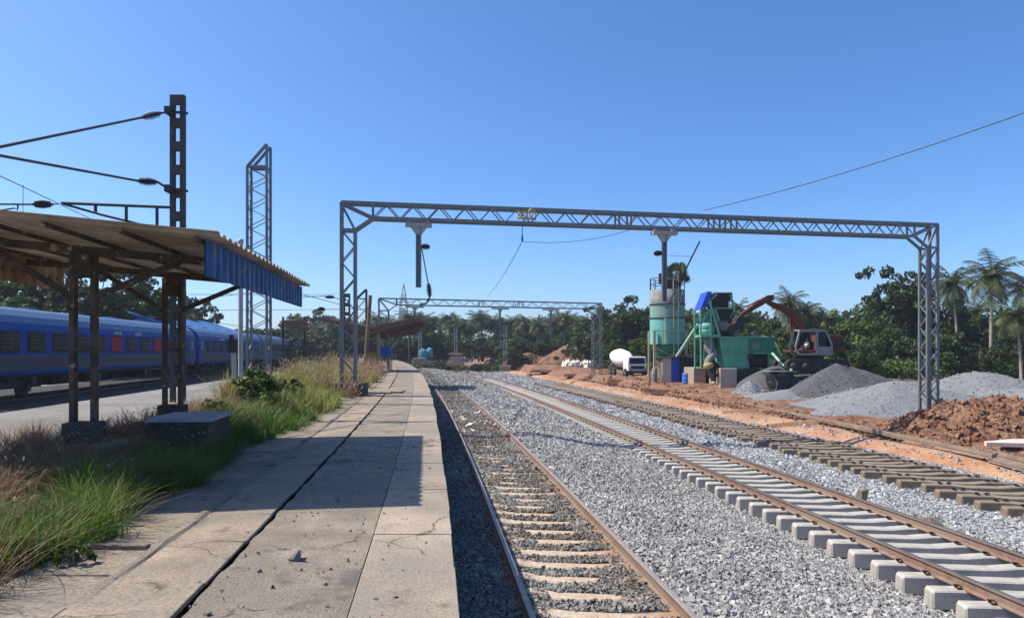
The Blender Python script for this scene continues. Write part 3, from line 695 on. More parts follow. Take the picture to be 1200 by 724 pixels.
def dropper(g, px, zbot, plate_w, label, mirror=False, arm=False, k=1.0):
    p = on_gantry(g, px); zb = g[5]; d = g[2]
    root = empty('drop_post', (p.x, p.y, zb), 0, label, 'drop post', 'drop posts hanging from the gantries')
    mb = MB()
    mb.bar(-d * plate_w / 2 + Vector((0, 0, -.17)), d * plate_w / 2 + Vector((0, 0, -.17)), .30, .14)
    mb.prism([-d * .30 + Vector((0, -.07, -.24)), d * .30 + Vector((0, -.07, -.24)), d * .1 + Vector((0, -.07, -.52)), -d * .1 + Vector((0, -.07, -.52))], (0, 0, 0), (0, .14, 0))
    for q in (-.34, .34): mb.box(d * q * plate_w + Vector((0, 0, -.07)), (.12, .4, .1))
    mb.build('hanger_plate', M_steelp, root)
    mb = MB(); h = zbot - zb
    for q in (-1, 1): mb.bar(Vector((q * .07, 0, -.24)), Vector((q * .07, 0, h)), .05, .12, up=(0, 1, 0))
    mb.bar(Vector((0, .03, -.24)), Vector((0, .03, h)), .13, .03, up=(0, 1, 0))
    mb.build('post', M_steel, root)
    s = -1 if mirror else 1; i1 = MB()
    insulator(i1, (s * .10, -.05, -.85 * k - .1), (s * .42, -.05, -.85 * k - .12), .13, 4)
    i1.build('insulator', M_ins, root)
    if not arm:
        a = MB(); a.tube([(s * .12, -.05, -1.0), (s * .30, -.05, -2.0), (s * .36, -.05, -2.3)], .022, 6); a.tube([(s * .42, -.05, -2.75), (s * .3, -.05, -3.0), (s * .05, -.05, -3.05)], .035, 6); a.build('arm', M_dsteel, root)
        i2 = MB(); insulator(i2, (s * .36, -.05, -2.28), (s * .42, -.05, -2.78), .12, 4); i2.build('insulator', M_ins, root)
    else:
        a = MB(); a.tube([(.05, -.1, -3.1), (1.35, -.1, -.5)], .03, 6); a.build('arm', M_dsteel, root)
        a = MB(); a.bar((.1, -.1, -1.05), (1.05, -.1, -1.1), .012); a.build('guy_rod', M_wire, root)
dropper(g1, 490.5, 4.30, .95, 'drop post with dark insulators hanging from the left part of the near gantry')
dropper(g1, 778.5, 3.9, 1.0, 'drop post with a slanting arm hanging from the near gantry before the silo', mirror=True, arm=True)
dropper(g2, 486, 3.2, 1.9, 'drop post hanging from the left end of the far gantry', k=1.6)
dropper(g2, 586, 2.2, 1.9, 'drop post hanging from the middle of the far gantry', mirror=True, k=1.6)
dropper(g2, 645.5, 3.0, 1.9, 'drop post hanging from the right part of the far gantry', mirror=True, k=1.6)
# rope coils, hanging wires
p = on_gantry(g1, 618)
root = empty('rope_coil', (p.x, p.y, 7.0), 0, 'coils of pale yellow rope tied on top of the near gantry beam', 'rope')
for i, (dx, r_, tl_) in enumerate(((-.26, .15, .5), (-.14, .17, -.3), (.10, .16, .2), (.2, .18, -.5))):
    mb = MB(); mb.tube([(dx + (r_ + .012 * math.sin(a * 7)) * math.cos(a) * .62 + tl_ * .1 * math.sin(a), -.27 + .05 * math.sin(a + i) + .012 * a, .06 + (r_ + .02 * math.sin(a * 3.3 + i)) * math.sin(a)) for a in np.linspace(0, 6.28 * 4, 66)], .017, 5)
    mb.build('coil', M_coil, root)
def wire(name, pts, label, group=None, r=.011, sag=0.0, cat='wire', n=14):
    pts = [Vector(p) for p in pts]; out = []
    for a, b in zip(pts[:-1], pts[1:]):
        for i in range(n + (b is pts[-1])):
            t = i / n; q = a.lerp(b, t); q.z -= sag * 4 * t * (1 - t); out.append(q)
    mb = MB(); mb.tube(out, r, 5); o = mb.build(name, M_wire, origin=pts[0]); tag(o, label, cat, group); return o
pc = on_gantry(g1, 612); hang = Vector((pc.x, pc.y, 0)); hz = EYE - (283 - HY) / FPX * pc.y; hang.z = hz
wire('wire', [(pc.x, pc.y, 6.8), hang], 'short wire hanging below the rope coils on the near gantry', r=.016)
mb = MB(); mb.tube([hang + Vector((0, 0, .22)), hang + Vector((0, 0, .05)), hang], [.03, .045, .02], 6); o = mb.build('wire_clamp', M_dsteel, origin=hang); tag(o, 'small dark clamp joining the wires under the near gantry', 'clamp')
wire('wire', [hang, D(570, 347, 60)], 'thin wire running from the clamp under the near gantry to the far gantry', r=.013, sag=.3)
wire('wire', [hang, D(752, 265, 25.8)], 'thin wire sagging from the clamp towards the drop post before the silo', r=.009, sag=.25)
wire('wire', [D(825, 246.5, 26.4), D(1320, 88, 17)], 'thick wire rising from the near gantry to the upper right sky', r=.014, sag=.25)

# ---------------------------------------------------------------- tall mast with wires (left)
def batten_mast(name, base, h, w, d, label, pitch, hole, group=None, grooved=True, cat='mast', m=None):
    root = empty(name, base, 0, label, cat, group); m = m or M_mast
    mb = MB()
    for q in (-1, 1):
        mb.bar((q * (w / 2 - .05), 0, 0), (q * (w / 2 - .05), 0, h), .10, d, up=(0, 1, 0))
    mb.build('channel', m, root)
    mb = MB(); z = h - (pitch - hole); first = True
    zz = h
    while zz > .3:
        mb.box((0, -d / 2 + .01, zz - (pitch - hole) / 2), (w - .02, .016, pitch - hole)); mb.box((0, d / 2 - .01, zz - (pitch - hole) / 2), (w - .02, .016, pitch - hole)); zz -= pitch
    mb.build('batten', m, root); return root
mp = D(208.5, 471, 16.0); mp.z = .8
mh = EYE + (HY - 112) / FPX * 16 - .8
mast = batten_mast('overhead_mast', mp, mh, .335, .11, 'tall dark battened mast behind the corrugated shelter at the left', .545, .33)
def dl(px, py, Y): return D(px, py, Y) - mp
a = MB(); a.tube([dl(200, 243, 16), dl(72, 238, 15.7)], .035, 6); a.tube([dl(200, 269, 16), dl(185, 268, 16), dl(120, 252, 15.85), dl(74, 239, 15.7)], .028, 6)
for px, y0, y1 in ((184, 244, 267), (148, 242, 259), (112, 241, 249)): a.bar(dl(px, y0, 15.9), dl(px, y1, 15.9), .05)
a.build('bracket_arm', M_dsteel, mast)
a = MB(); a.tube([dl(68, 239, 15.7), dl(62, 239, 15.7)], .02, 6); insulator(a, dl(62, 239.5, 15.7), dl(38, 239.5, 15.6), .10, 7); a.build('insulator', M_ins, mast)
a = MB(); a.tube([dl(38, 239.5, 15.6), dl(-60, 239, 15.45)], .022, 6); a.tube([dl(21, 240, 15.6), dl(20.5, 246, 15.6), dl(17, 244, 15.6), dl(-60, 256, 15.45)], .018, 6); a.build('steady_tube', M_dsteel, mast)
for y, lab in ((131, 'a'), (222, 'b')):
    a = MB(); a.bar(dl(198, y, 15.9), dl(220, y + 2, 15.9), .05, .05); a.box(dl(199, y, 15.9), (.12, .3, .16)); a.build('clamp', M_dsteel, mast)
i1a, i1b = D(189, 132.5, 15.9), D(166, 138, 15.75); i2a, i2b = D(185, 213.5, 15.9), D(161, 212, 15.75)
mi = [(i1a, i1b, (200, 131), 'upper insulator'), (i2a, i2b, (198, 222), 'lower insulator')]
for A, B, att, _ in mi:
    a = MB(); insulator(a, A - mp, B - mp, .11, 6); a.tube([A - mp, dl(att[0], att[1], 15.9)], .03, 6); a.build('insulator', M_ins, mast)
wire('wire', [i1b, D(-90, 191, 10)], 'upper thick dark wire running left from the tall mast', r=.028)
wire('wire', [i2b, D(-90, 166, 10)], 'lower thick dark wire running left from the tall mast above the bracket arm', r=.028)
wire('wire', [D(-60, 178, 13.6), D(122, 264, 26), D(300, 330, 50)], 'thin catenary wire passing above the shelter roof', r=.012)
wire('wire', [D(27, 217, 16.0), D(27, 258, 16.0)], 'thin dropper wire hanging above the shelter roof', r=.007)
wire('wire', [D(268, 322, 30), D(430, 365, 60), D(470, 372, 120)], 'thin wire running from behind the shelter to the far brown shelter', r=.02)
for i, (x0, y0, x1, y1) in enumerate([(262, 345, 395, 345), (262, 352, 330, 338), (250, 364, 430, 362), (265, 374, 350, 392)]):
    wire('wire', [D(x0 - 40, y0, 45), D(x1, y1, 80)], ['highest', 'second', 'third', 'lowest'][i] + ' of the distant overhead wires above the blue train', r=.02)

# lattice upright standing alone at the left
b = D(303.5, 450, 20.8); b.z = .8; w = .59
root = empty('lattice_upright', b, 0, 'lone lattice upright with a slanted top standing on the left platform', 'lattice tower')
tl = EYE + (HY - 197) / FPX * 20.8 - .8; tr_ = EYE + (HY - 171) / FPX * 20.8 - .8
mb = MB()
for q in (-.16, .16):
    mb.bar((-w / 2, q, 0), (-w / 2, q, tl), .065); mb.bar((w / 2, q, 0), (w / 2, q, tr_), .065); mb.bar((-w / 2, q, tl), (w / 2, q, tr_), .07)
    mb.bar((-w / 2, q, tl), (w / 2, q, tl), .07)
    for i in range(11):
        z0 = tl * i / 11; z1 = tl * (i + .5) / 11; z2 = tl * (i + 1) / 11
        mb.bar((-w / 2, q, z0), (w / 2, q, z1), .02); mb.bar((w / 2, q, z1), (-w / 2, q, z2), .02)
for px in (-w / 2, w / 2):
    for i in range(12):
        z0 = tl * i / 12; z2 = tl * (i + 1) / 12; mb.bar((px, -.16, z0), (px, (.16), (z0 + z2) / 2), .018); mb.bar((px, (.16), (z0 + z2) / 2), (px, -.16, z2), .018)
mb.build('lattice_frame', M_steel, root)
mb = MB(); mb.box((0, 0, .1), (1.1, .8, .2)); mb.build('footing', M_block, root)
# slim pole, speaker post, name board
b = D(282, 465, 17.8); b.z = .8
root = empty('slim_pole', b, 0, 'slim pale pole with a small cap just left of the lattice upright', 'pole')
mb = MB(); mb.tube([(0, 0, 0), (0, 0, 4.0)], .06, 10); mb.build('shaft', M_steelp, root); mb = MB(); mb.lathe([(.0, 4.0), (.075, 4.0), (.075, 4.1), (.0, 4.12)], n=10); mb.build('cap', M_steelp, root)
b = D(276, 466, 17.6); b.z = .8
root = empty('call_post', b, 0, 'short pale post carrying a dark box beside the slim pole', 'post')
mb = MB(); mb.bar((0, 0, 0), (-.06, 0, 1.2), .1, .1); mb.build('post', M_steelp, root); mb = MB(); mb.box((-.07, 0, 1.32), (.19, .18, .34)); mb.box((-.1, 0, 1.55), (.08, .1, .13)); mb.build('box', M_dsteel, root)
b = D(357, 441, 30.4); b.z = .8
root = empty('name_board', b, 0, 'small brown board on two thin posts beyond the lattice upright', 'sign board')
for q in (0, -.96):
    mb = MB(); mb.bar((q, 0, 0), (q, 0, 2.72), .07); mb.build('post', M_dsteel, root)
mb = MB(); mb.box((-.36, -.05, 2.4), (1.04, .05, .34)); mb.build('board', M_wood, root, bevel=.01)

# ---------------------------------------------------------------- corrugated shelter on the island
cd = Vector((-.125, 1, 0)).normalized(); cs = Vector((cd.y, -cd.x, 0))       # along, across (to the right)
C0 = Vector((-3.15, 7.3, 0)); Lc = 5.9; Wc = 4.5; zr, zl = EYE + 1.22, EYE + 1.585
def CP(a, w, z): return C0 + cd * a - cs * w + Vector((0, 0, z))
def rz_(w): return zr + (zl - zr) * w / Wc
org = CP(Lc / 2, Wc / 2, .8)
sh = empty('platform_shelter', org, 0, 'open corrugated shelter with blue side sheet over the island at the left', 'shelter')
def corr(nm, m, a0, a1, n, fn, amp, thick=.012):
    """corrugated sheet: profile along a, fn(a, t, off) -> point for t in 0..1"""
    k = n * 6 + 1; V = []
    for i in range(k):
        a = a0 + (a1 - a0) * i / (k - 1); ph = (i % 6) / 6; off = amp * (1 if ph < .42 else (-1 if .5 <= ph < .92 else 0))
        for t in (0, 1):
            V.append(fn(a, t, off) - org); V.append(fn(a, t, off + thick) - org)
    F = []
    for i in range(k - 1):
        b_ = i * 4; c_ = b_ + 4
        F += [(b_, c_, c_ + 2, b_ + 2), (b_ + 1, b_ + 3, c_ + 3, c_ + 1), (b_, b_ + 1, c_ + 1, c_), (b_ + 2, c_ + 2, c_ + 3, b_ + 3)]
    me = bpy.data.meshes.new(nm); me.from_pydata([tuple(v) for v in V], [], F); me.update(); return link(nm, me, m, sh)
corr('roof_sheet', M_roofm, 0, Lc, 26, lambda a, t, o_: CP(a, t * Wc, rz_(t * Wc) + o_ + .03), .018)
corr('side_sheet', M_valb, .20, Lc - .06, 22, lambda a, t, o_: CP(a, .16 + o_, rz_(.16) - .015 - t * (.40 - .02 * a / Lc)), .022)
corr('side_sheet', M_valg, .0, Lc - .05, 22, lambda a, t, o_: CP(a, Wc - .1 + o_, rz_(Wc - .1) + .03 - t * .50), .022)
mb = MB()
for w_ in (.24, 1.0, 1.76, 2.52, 3.28, 4.1):
    mb.bar(CP(.05, w_, rz_(w_) - .035) - org, CP(Lc - .05, w_, rz_(w_) - .022) - org, .03, .05)
mb.bar(CP(.05, Wc - .07, zl - .28) - org, CP(Lc - .1, Wc - .07, zl - .28) - org, .03, .05)
mb.build('purlin', M_post, sh)
ca = [(10.9 - 8.7) * 1.0 + .3, (14.4 - 8.7) + .2]; cw = 2.72
for i, (px, Y) in enumerate(((98.5, 8.72), (202.5, 11.52))):
    p = Vector(((px - 600) / FPX * Y, Y, 0)); rel = p - C0; al = rel.dot(cd); aw = -rel.dot(cs)
    zt = rz_(aw) - .16
    for q in (-1, 1):
        mb = MB(); mb.bar(p + cs * q * .125 + Vector((0, 0, .8)) - org, p + cs * q * .125 + Vector((0, 0, zt)) - org, .06, .105, up=cd); mb.build('post', M_post, sh)
    for zc, hh in ((zt - .15, .32), (EYE + .02, .05)): mb = MB(); mb.bar(p + cd * -.07 + Vector((0, 0, zc - hh / 2)) - org, p + cd * -.07 + Vector((0, 0, zc + hh / 2)) - org, .24, .012, up=cd); mb.build('batten', M_post, sh)
    mb = MB(); mb.bar(CP(al, .32, rz_(.32) - .11) - org, CP(al, Wc - .2, rz_(Wc - .2) - .11) - org, .07, .10)
    mb.build('rafter', M_post, sh)
    for sg in (1, -1):
        mb = MB(); e = aw - sg * 1.16
        mb.bar(p + cs * sg * .14 + Vector((0, 0, zt - .54)) - org, CP(al, e, rz_(e) - .15) - org, .06, .07); mb.build('brace', M_post, sh)
    mb = MB(); mb.box(p + Vector((0, 0, .8 + .13)) - org, (.40, .32, .33), rz=math.atan2(cs.y, cs.x)); mb.build('plinth', M_block, sh, bevel=.02)
    mb = MB(); mb.box(p + Vector((.0, -.05, .80)) - org, (.9, .64, .08), rz=math.atan2(cs.y, cs.x)); mb.build('pad', M_plat2, sh, bevel=.02)
# concrete seat block
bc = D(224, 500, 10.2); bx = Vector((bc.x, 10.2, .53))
root = empty('concrete_bench', bx, math.atan2(cs.y, cs.x) , 'low concrete bench block, sides painted dark as shade, lighter grey top, under the shelter', 'bench')
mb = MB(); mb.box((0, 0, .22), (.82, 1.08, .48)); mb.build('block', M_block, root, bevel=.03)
mb = MB(); mb.box((0, 0, .485), (.9, 1.16, .055)); mb.build('seat_slab', M_bench, root, bevel=.012)  # seat paler than the block, light from above put into its colour
mb = MB(); mb.box((0, 0, .02), (.5, .3, .035)); o = mb.build('glass_sheet', mat('pale_green_sheet', (.42, .58, .50), rough=.3), loc=D(198, 463, 14)); o.location.z = .82; tag(o, 'pale green sheet lying on the left platform behind the shelter post', 'sheet')

# ---------------------------------------------------------------- blue train
def coach(y0, L, idx, wins, label, end_door=True, col=None):
    s_t = -17.0
    a = S(s_t, y0, -.05); bpt = S(s_t, y0 + L, -.05); d = (bpt - a).normalized(); ang = math.atan2(-d.x, d.y)
    root = empty('train_coach', a, ang, label, 'train coach', 'coaches of the blue train')
    # local frame: +y forward along, body occupies x from -3.24 to 0
    W = 3.24; prof = [(-.02, 1.08), (0, 1.2), (0, 2.95), (-.06, 3.2), (-.22, 3.5), (-.6, 3.78), (-1.1, 3.92), (-W / 2, 3.97), (-W + 1.1, 3.92), (-W + .6, 3.78), (-W + .22, 3.5), (-W + .06, 3.2), (-W, 2.95), (-W, 1.2), (-W + .02, 1.08)]
    g = .22; Lb = L - g * 2
    mb = MB(); k = len(prof); ys = [g, g + Lb]
    vs = [(x, y, z) for y in ys for x, z in prof]; 
    for j in range(k):
        jn = (j + 1) % k; z0, z1 = prof[j][1], prof[jn][1]
        mb.cm = 1 if (min(z0, z1) >= 3.2) else 0
        if j == k - 1: mb.cm = 0
        mb.add([vs[j], vs[jn], vs[k + jn], vs[k + j]], [(0, 1, 2, 3)], smooth=mb.cm == 1)
    mb.cm = 0; mb.add(vs[:k], [tuple(range(k))]); mb.add(vs[k:], [tuple(range(k))])
    mb.build('body', [M_tblue if col is None else col, M_troof], root)
    mb = MB(); mb.box((.004, L / 2, 1.56), (.014, Lb - 3.0, .66)); mb.build('grey_band', M_tgrey, root)
    mb = MB(); mb.box((-W / 2, L / 2, 1.02), (W - .1, Lb, .16)); mb.build('sole_bar', M_under, root)
    mb = MB()
    for q in range(5): mb.box((-W / 2 + (-.25 if q % 2 else .0), g + 5 + q * 3.1, .72), (W - .7, 1.5 + .5 * (q % 3), .50))
    mb.build('equipment_box', M_under, root, bevel=.02)
    mb = MB()
    for q in range(3): mb.box((-.2, g + 4.7 + q * 6.2, .80), (.16, .28, .34))
    mb.build('fitting', M_tgrey, root)
    for yb in (g + 3.4, L - g - 3.4):
        bg_ = MB(); bg_.box((-W / 2, yb, .62), (W - .9, 3.1, .22)); bg_.box((-.42, yb, .62), (.1, 3.2, .3)); bg_.box((-.42, yb, .85), (.25, .6, .3)); bo = bg_.build('bogie', M_bogie, root)
        for yy in (-1.28, 1.28):
            w_ = MB(); w_.lathe([(0, -.08), (.20, -.08), (.38, -.05), (.46, -.05), (.46, .06), (0, .06)], (-.62, yb + yy, .46), n=20, axis='x'); w_.build('wheel', M_bogie, bo)
            w_ = MB(); w_.box((-.42, yb + yy, .48), (.22, .3, .34)); w_.build('axle_box', M_bogie, bo)
    for (yw, ww, kind) in wins:
        if yw - ww / 2 < g or yw + ww / 2 > L - g: continue
        f = MB(); f.box((.006, yw, 2.42), (.03, ww + .08, .86)); wo = f.build('window', M_under, root, bevel=.012)
        f = MB(); f.box((.018, yw, 2.42), (.02, ww, .78)); f.build('pane', M_redc if kind == 'r' else M_glass, wo)
        f = MB()
        for zz in (2.20, 2.36, 2.52, 2.68): f.box((.034, yw, zz), (.012, ww - .02, .018))
        f.box((.034, yw, 2.42), (.012, .035, .70)); f.build('bars', M_bar, wo)
    for yd in (g + .85, L - g - .85):
        f = MB(); f.box((.0, yd, 2.02), (.03, .86, 1.94)); do = f.build('door', M_tgrey, root, bevel=.01)
        f = MB(); f.box((.02, yd, 2.45), (.02, .36, .62)); f.build('pane', M_plate, do)
        f = MB(); 
        for q in (-.5, .5): f.tube([(.04, yd + q, 1.3), (.06, yd + q, 1.35), (.06, yd + q, 2.3), (.04, yd + q, 2.35)], .016, 5)
        f.build('hand_rail', M_steelp, do)
    f = MB(); f.box((-W / 2, g - .13, 2.2), (1.5, .32, 2.1)); f.box((-W / 2, L - g + .13, 2.2), (1.5, .32, 2.1)); f.build('gangway', M_under, root, bevel=.04)
    f = MB()
    for q in range(5): f.box((-W / 2, 3 + q * 4.3, 4.0), (.5, .5, .08))
    f.build('roof_vent', M_troof, root, bevel=.02)
    return root
def wl(y0, step, n, w, red=()): return [(y0 + i * step, w, 'r' if i in red else 'd') for i in range(n)]
TR = []
c1 = coach(24.6, 26.6, 0, wl(2.9, 1.98, 11, 1.3, (5, 8)), 'nearest blue coach with barred windows and two red shutters, seen behind the shelter posts')
for yy in (13.0, 15.8):
    f = MB(); f.box((.01, yy, 3.02), (.02, .95, .16)); f.build('name_plate', M_plate, c1)
c0 = coach(.5, 24.0, 0, wl(2.9, 1.98, 10, 1.22), 'blue coach cut by the left edge of the picture')
c2 = coach(51.3, 24.0, 1, wl(2.9, 1.98, 10, 1.1), 'second blue coach, behind the slim pole and lattice upright')
f = MB(); f.box((.01, 7, 3.02), (.02, 1.3, .18)); f.build('name_plate', M_plate, c2)
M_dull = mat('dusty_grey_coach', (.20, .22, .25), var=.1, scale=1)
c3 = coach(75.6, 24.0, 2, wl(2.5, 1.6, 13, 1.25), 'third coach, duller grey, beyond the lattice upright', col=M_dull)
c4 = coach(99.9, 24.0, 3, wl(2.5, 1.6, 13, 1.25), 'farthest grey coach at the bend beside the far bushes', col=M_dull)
for s_ in (-17.8, -19.45): rail('rail', s_, -.05, 'rail under the blue train, ' + ('on the platform side' if s_ == -17.8 else 'on its far side'), 'rails of the train track', M_railtop)
for s_ in (-12.6, -14.3): rail('rail', s_, -.05, 'rail of the empty track between the left platform and the train, ' + ('nearer the platform' if s_ == -12.6 else 'nearer the train'), 'rails of the empty track', M_railtop)
# blue roofed shed behind the train
b = S(-26, 64, 0); root = empty('blue_roof_shed', b, .15, 'long shed with a low blue sheet roof behind the blue train', 'shed')
mb = MB(); mb.box((0, 8, 2.1), (7, 26, 4.2)); mb.build('wall', M_cwall, root)
mb = MB(); mb.prism([(-4.2, -6, 4.2), (4.2, -6, 4.2), (0, -6, 5.6)], (0, 0, 0), (0, 28, 0)); mb.build('roof', M_bluer, root)

# ---------------------------------------------------------------- batching plant
def zg(x, y): return float(gz(x, y))
# silo
Ys = 58.0; c = D(782, 447, Ys); c.z = -.65
root = empty('cement_silo', c, 0, 'tall teal cement silo with a grey caked top on thin yellow legs', 'silo')
def pz(py, Y): return EYE - (py - HY) / FPX * Y
zc = [pz(v, Ys) - c.z for v in (340, 357, 373, 404, 418)]; r = 1.46
mb = MB(); mb.lathe([(0, zc[0]), (r, zc[0] - .02), (r, zc[1])], n=40); mb.build('top_ring', M_cem, root)
mb = MB(); mb.lathe([(r - .003, zc[1]), (r - .003, zc[2])], n=40); mb.build('upper_shell', M_tealc, root)
mb = MB(); mb.lathe([(r, zc[2]), (r, zc[3])], n=40); mb.build('lower_shell', M_teal, root)
mb = MB(); mb.lathe([(r - .003, zc[3]), (.9, zc[4]), (.25, zc[4] - 1.0), (.2, zc[4] - 1.4)], n=40); mb.build('cone', M_dgreen, root)
mb = MB()
for z in (zc[1], zc[2], zc[3]): mb.lathe([(r, z - .05), (r + .06, z - .05), (r + .06, z + .05), (r, z + .05)], n=40)
mb.build('band', M_dsteel, root)
for i, (qx, qy) in enumerate(((-1, -1), (1, -1), (1, 1), (-1, 1))):
    mb = MB(); mb.bar((qx * 1.32, qy * 1.1, 0), (qx * 1.32, qy * 1.1, zc[3] + 1.2), .18); mb.build('leg', M_yell, root)
mb = MB()
for qy in (-1.1, 1.1):
    for z0, z1 in ((.1, 1.5), (1.5, 3.0)):
        mb.bar((-1.32, qy, z0), (1.32, qy, z1), .09); mb.bar((1.32, qy, z0), (-1.32, qy, z1), .09)
    mb.bar((-1.32, qy, 1.5), (1.32, qy, 1.5), .1)
mb.build('bracing', M_yell, root)
mb = MB(); z = zc[3] + 1.15
for q in (-1.5, -.5, .5, 1.5): mb.bar((q, -1.6, zc[3]), (q, -1.6, z), .06)
mb.bar((-1.5, -1.6, z), (1.5, -1.6, z), .06); mb.build('catwalk_rail', M_yell, root)
mb = MB(); zt = zc[0]
for a in np.linspace(0, 6.28, 13)[:-1]:
    mb.bar((r * math.cos(a), r * math.sin(a), zt), (r * math.cos(a), r * math.sin(a), zt + .95), .05)
for zz in (.5, .95): mb.tube([(r * math.cos(a), r * math.sin(a), zt + zz) for a in np.linspace(0, 6.28, 25)], .03, 5)
mb.build('top_railing', M_dsteel, root)
mb = MB(); mb.box((.0, .2, zt + .4), (.8, .8, .8)); mb.lathe([(0, 0), (.34, 0), (.34, .8), (.2, .95), (0, .95)], (.75, -.3, zt), n=14); mb.box((-.6, -.6, zt + .9), (.5, .4, .9)); mb.bar((-.3, -.5, zt + .75), (1.3, -.5, zt + .9), .16); mb.build('filter_unit', M_void, root, bevel=.04)
mb = MB(); mb.tube([(1.0, -1.3, zt - .2), (.4, -1.55, zt - 2.2)], .04, 6); mb.tube([(-.5, -r - .06, zc[3] + .2), (-.5, -r - .06, zc[2])], .05, 6); mb.build('filling_pipe', M_yell, root)
mb = MB(); mb.tube([(0, -1, .9), (0, -1.01, .9)], .1); 
s1 = D(793, 418, 56) - c; s2 = D(818, 380, 54) - c
mb = MB(); mb.tube([s1, s2], .13, 10); mb.build('screw_conveyor', mat('pale_green_paint', (.30, .48, .36), var=.15), root)
mb = MB()
for q_ in (-.2, .2): mb.bar((.35 + q_, -r - .16, .3), (.35 + q_, -r - .16, zt + .9), .05)
for i in range(24): mb.bar((.15, -r - .16, .5 + i * .38), (.55, -r - .16, .5 + i * .38), .035)
mb.build('ladder', M_yell, root)
# shed below the silo
Yh = 56.; b = D(776, 451, Yh); b.z = zg(b.x, Yh); hh = pz(419, Yh) - b.z; k = Yh / FPX
root = empty('tin_shed', b, 0, 'low shed of beige, blue and dark sheets beside the silo legs', 'shed')
x0 = 0; 
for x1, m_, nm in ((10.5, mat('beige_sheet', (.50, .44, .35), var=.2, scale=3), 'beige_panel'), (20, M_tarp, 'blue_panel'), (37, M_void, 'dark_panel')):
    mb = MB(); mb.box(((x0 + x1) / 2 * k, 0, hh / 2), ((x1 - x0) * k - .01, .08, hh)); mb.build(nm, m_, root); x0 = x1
mb = MB(); mb.box((.04, 1.3, hh / 2), (.06, 2.5, hh)); mb.box((37 * k, 1.3, hh / 2), (.06, 2.5, hh)); mb.box((18 * k, 2.6, hh / 2), (36 * k, .06, hh)); mb.build('wall', M_brown, root)
mb = MB(); mb.prism([(-.25, -.3, hh - .06), (39 * k, -.3, hh + .12), (39 * k, 2.9, hh + .22), (-.25, 2.9, hh + .04)], (0, 0, 0), (0, 0, .06)); mb.build('roof', M_dsteel, root)
# blue barrel
b = D(804, 453, 54); b.z = zg(b.x, 54)
mb = MB(); mb.lathe([(0, 0), (.30, 0), (.31, .3), (.29, .32), (.31, .36), (.31, .62), (.29, .65), (.31, .69), (.29, .92), (.26, .95), (0, .95)], n=20); o = mb.build('barrel', mat('blue_barrel_plastic', (.03, .16, .55), rough=.45), loc=b); tag(o, 'upright blue plastic barrel beside the dark end of the tin shed', 'barrel')
b = D(767, 449, 56); b.z = zg(b.x, 56)
mb = MB(); mb.lathe([(0, 0), (.20, 0), (.22, .08), (.22, 1.15), (.17, 1.25), (.07, 1.3), (.07, 1.36), (0, 1.36)], n=20); o = mb.build('white_tank', M_cem, loc=b); tag(o, 'small upright white tank between the silo legs', 'tank')
# concrete pillar block, hopper wall, gallery
def block(nm, px0, py0, px1, py1, Y, dep, m, label, cat, bev=.03):
    a = D(px0, py1, Y); w = (px1 - px0) / FPX * Y; h = (py1 - py0) / FPX * Y
    mb = MB(); mb.box((w / 2, dep / 2, h / 2), (w, dep, h)); o = mb.build(nm, m, loc=a, bevel=bev); return tag(o, label, cat)
block('concrete_block', 813, 431, 827, 458, 52, 3.0, M_cwall, 'plain grey concrete block standing left of the mixer tower', 'block')
block('hopper_wall', 844, 431.5, 863.5, 462, 49.2, 2.8, mat('peach_concrete', (.44, .32, .24), var=.2, scale=1.4, col2=(.36, .34, .31), scale2=.8), 'peach stained concrete wall carrying the green hopper', 'wall')
block('hopper_wall', 864, 432.5, 901, 460, 49.6, 2.6, M_void, 'wall painted black as shade between the peach wall and the black tank', 'wall')  # black here and on the next two walls is painted recess shade
block('shade_wall', 822, 428, 846, 456, 54.5, 1.0, M_void, 'recess wall painted black as shade behind the mixer tower foot', 'wall')
block('shade_wall', 920, 434, 940, 459, 49, 2.0, M_void, 'wall painted black as shade right of the black water tank', 'wall')
# mixer tower and hopper (one machine)
Yp = 50.0; kp = Yp / FPX
b = D(850, 432, Yp)
root = empty('batching_machine', b, 0, 'green batching machine with hopper, mixer drum and blue tarpaulin beside the silo', 'batching machine')
def q(px, py, dy=0.0): v = D(px, py, Yp) - b; v.y += dy; return v
mb = MB()
mb.prism([q(843, 394.5), q(876.5, 394.5), q(876.5, 432), q(849, 432)], (0, 0, 0), (0, 2.2, 0))
mb.build('hopper_side', M_green, root, bevel=.02)
mb = MB()
for i in range(8): mb.bar(q(846.5 + i * 4.1, 396, -.04), q(848.5 + i * 3.8, 431, -.04), .05, .07)
mb.bar(q(843, 395, -.06), q(877, 395, -.06), .10, .10); mb.bar(q(846, 412, -.06), q(877, 412, -.06), .08, .08); mb.build('hopper_rib', M_green, root)
mb = MB(); mb.box(q(892, 404, .55), (32 * kp, .9, 19 * kp)); mb.build('hopper_bin', M_dgreen, root, bevel=.02)
mb = MB(); mb.box(q(886, 405.5, .08), (.62, .06, .48)); mb.build('panel', M_cem, root)
mb = MB(); mb.bar(q(877, 395, .05), q(909, 395, .05), .09, .09); mb.bar(q(876.5, 414, .05), q(909, 414, .05), .09, .09)
for px in (878, 902, 908): mb.bar(q(px, 413, .2), q(px, 432, .2), .14)
mb.bar(q(908, 400, 0), q(922, 436, -.3), .10); mb.bar(q(912, 410, .2), q(915, 434, .2), .10); mb.build('frame', M_green, root)
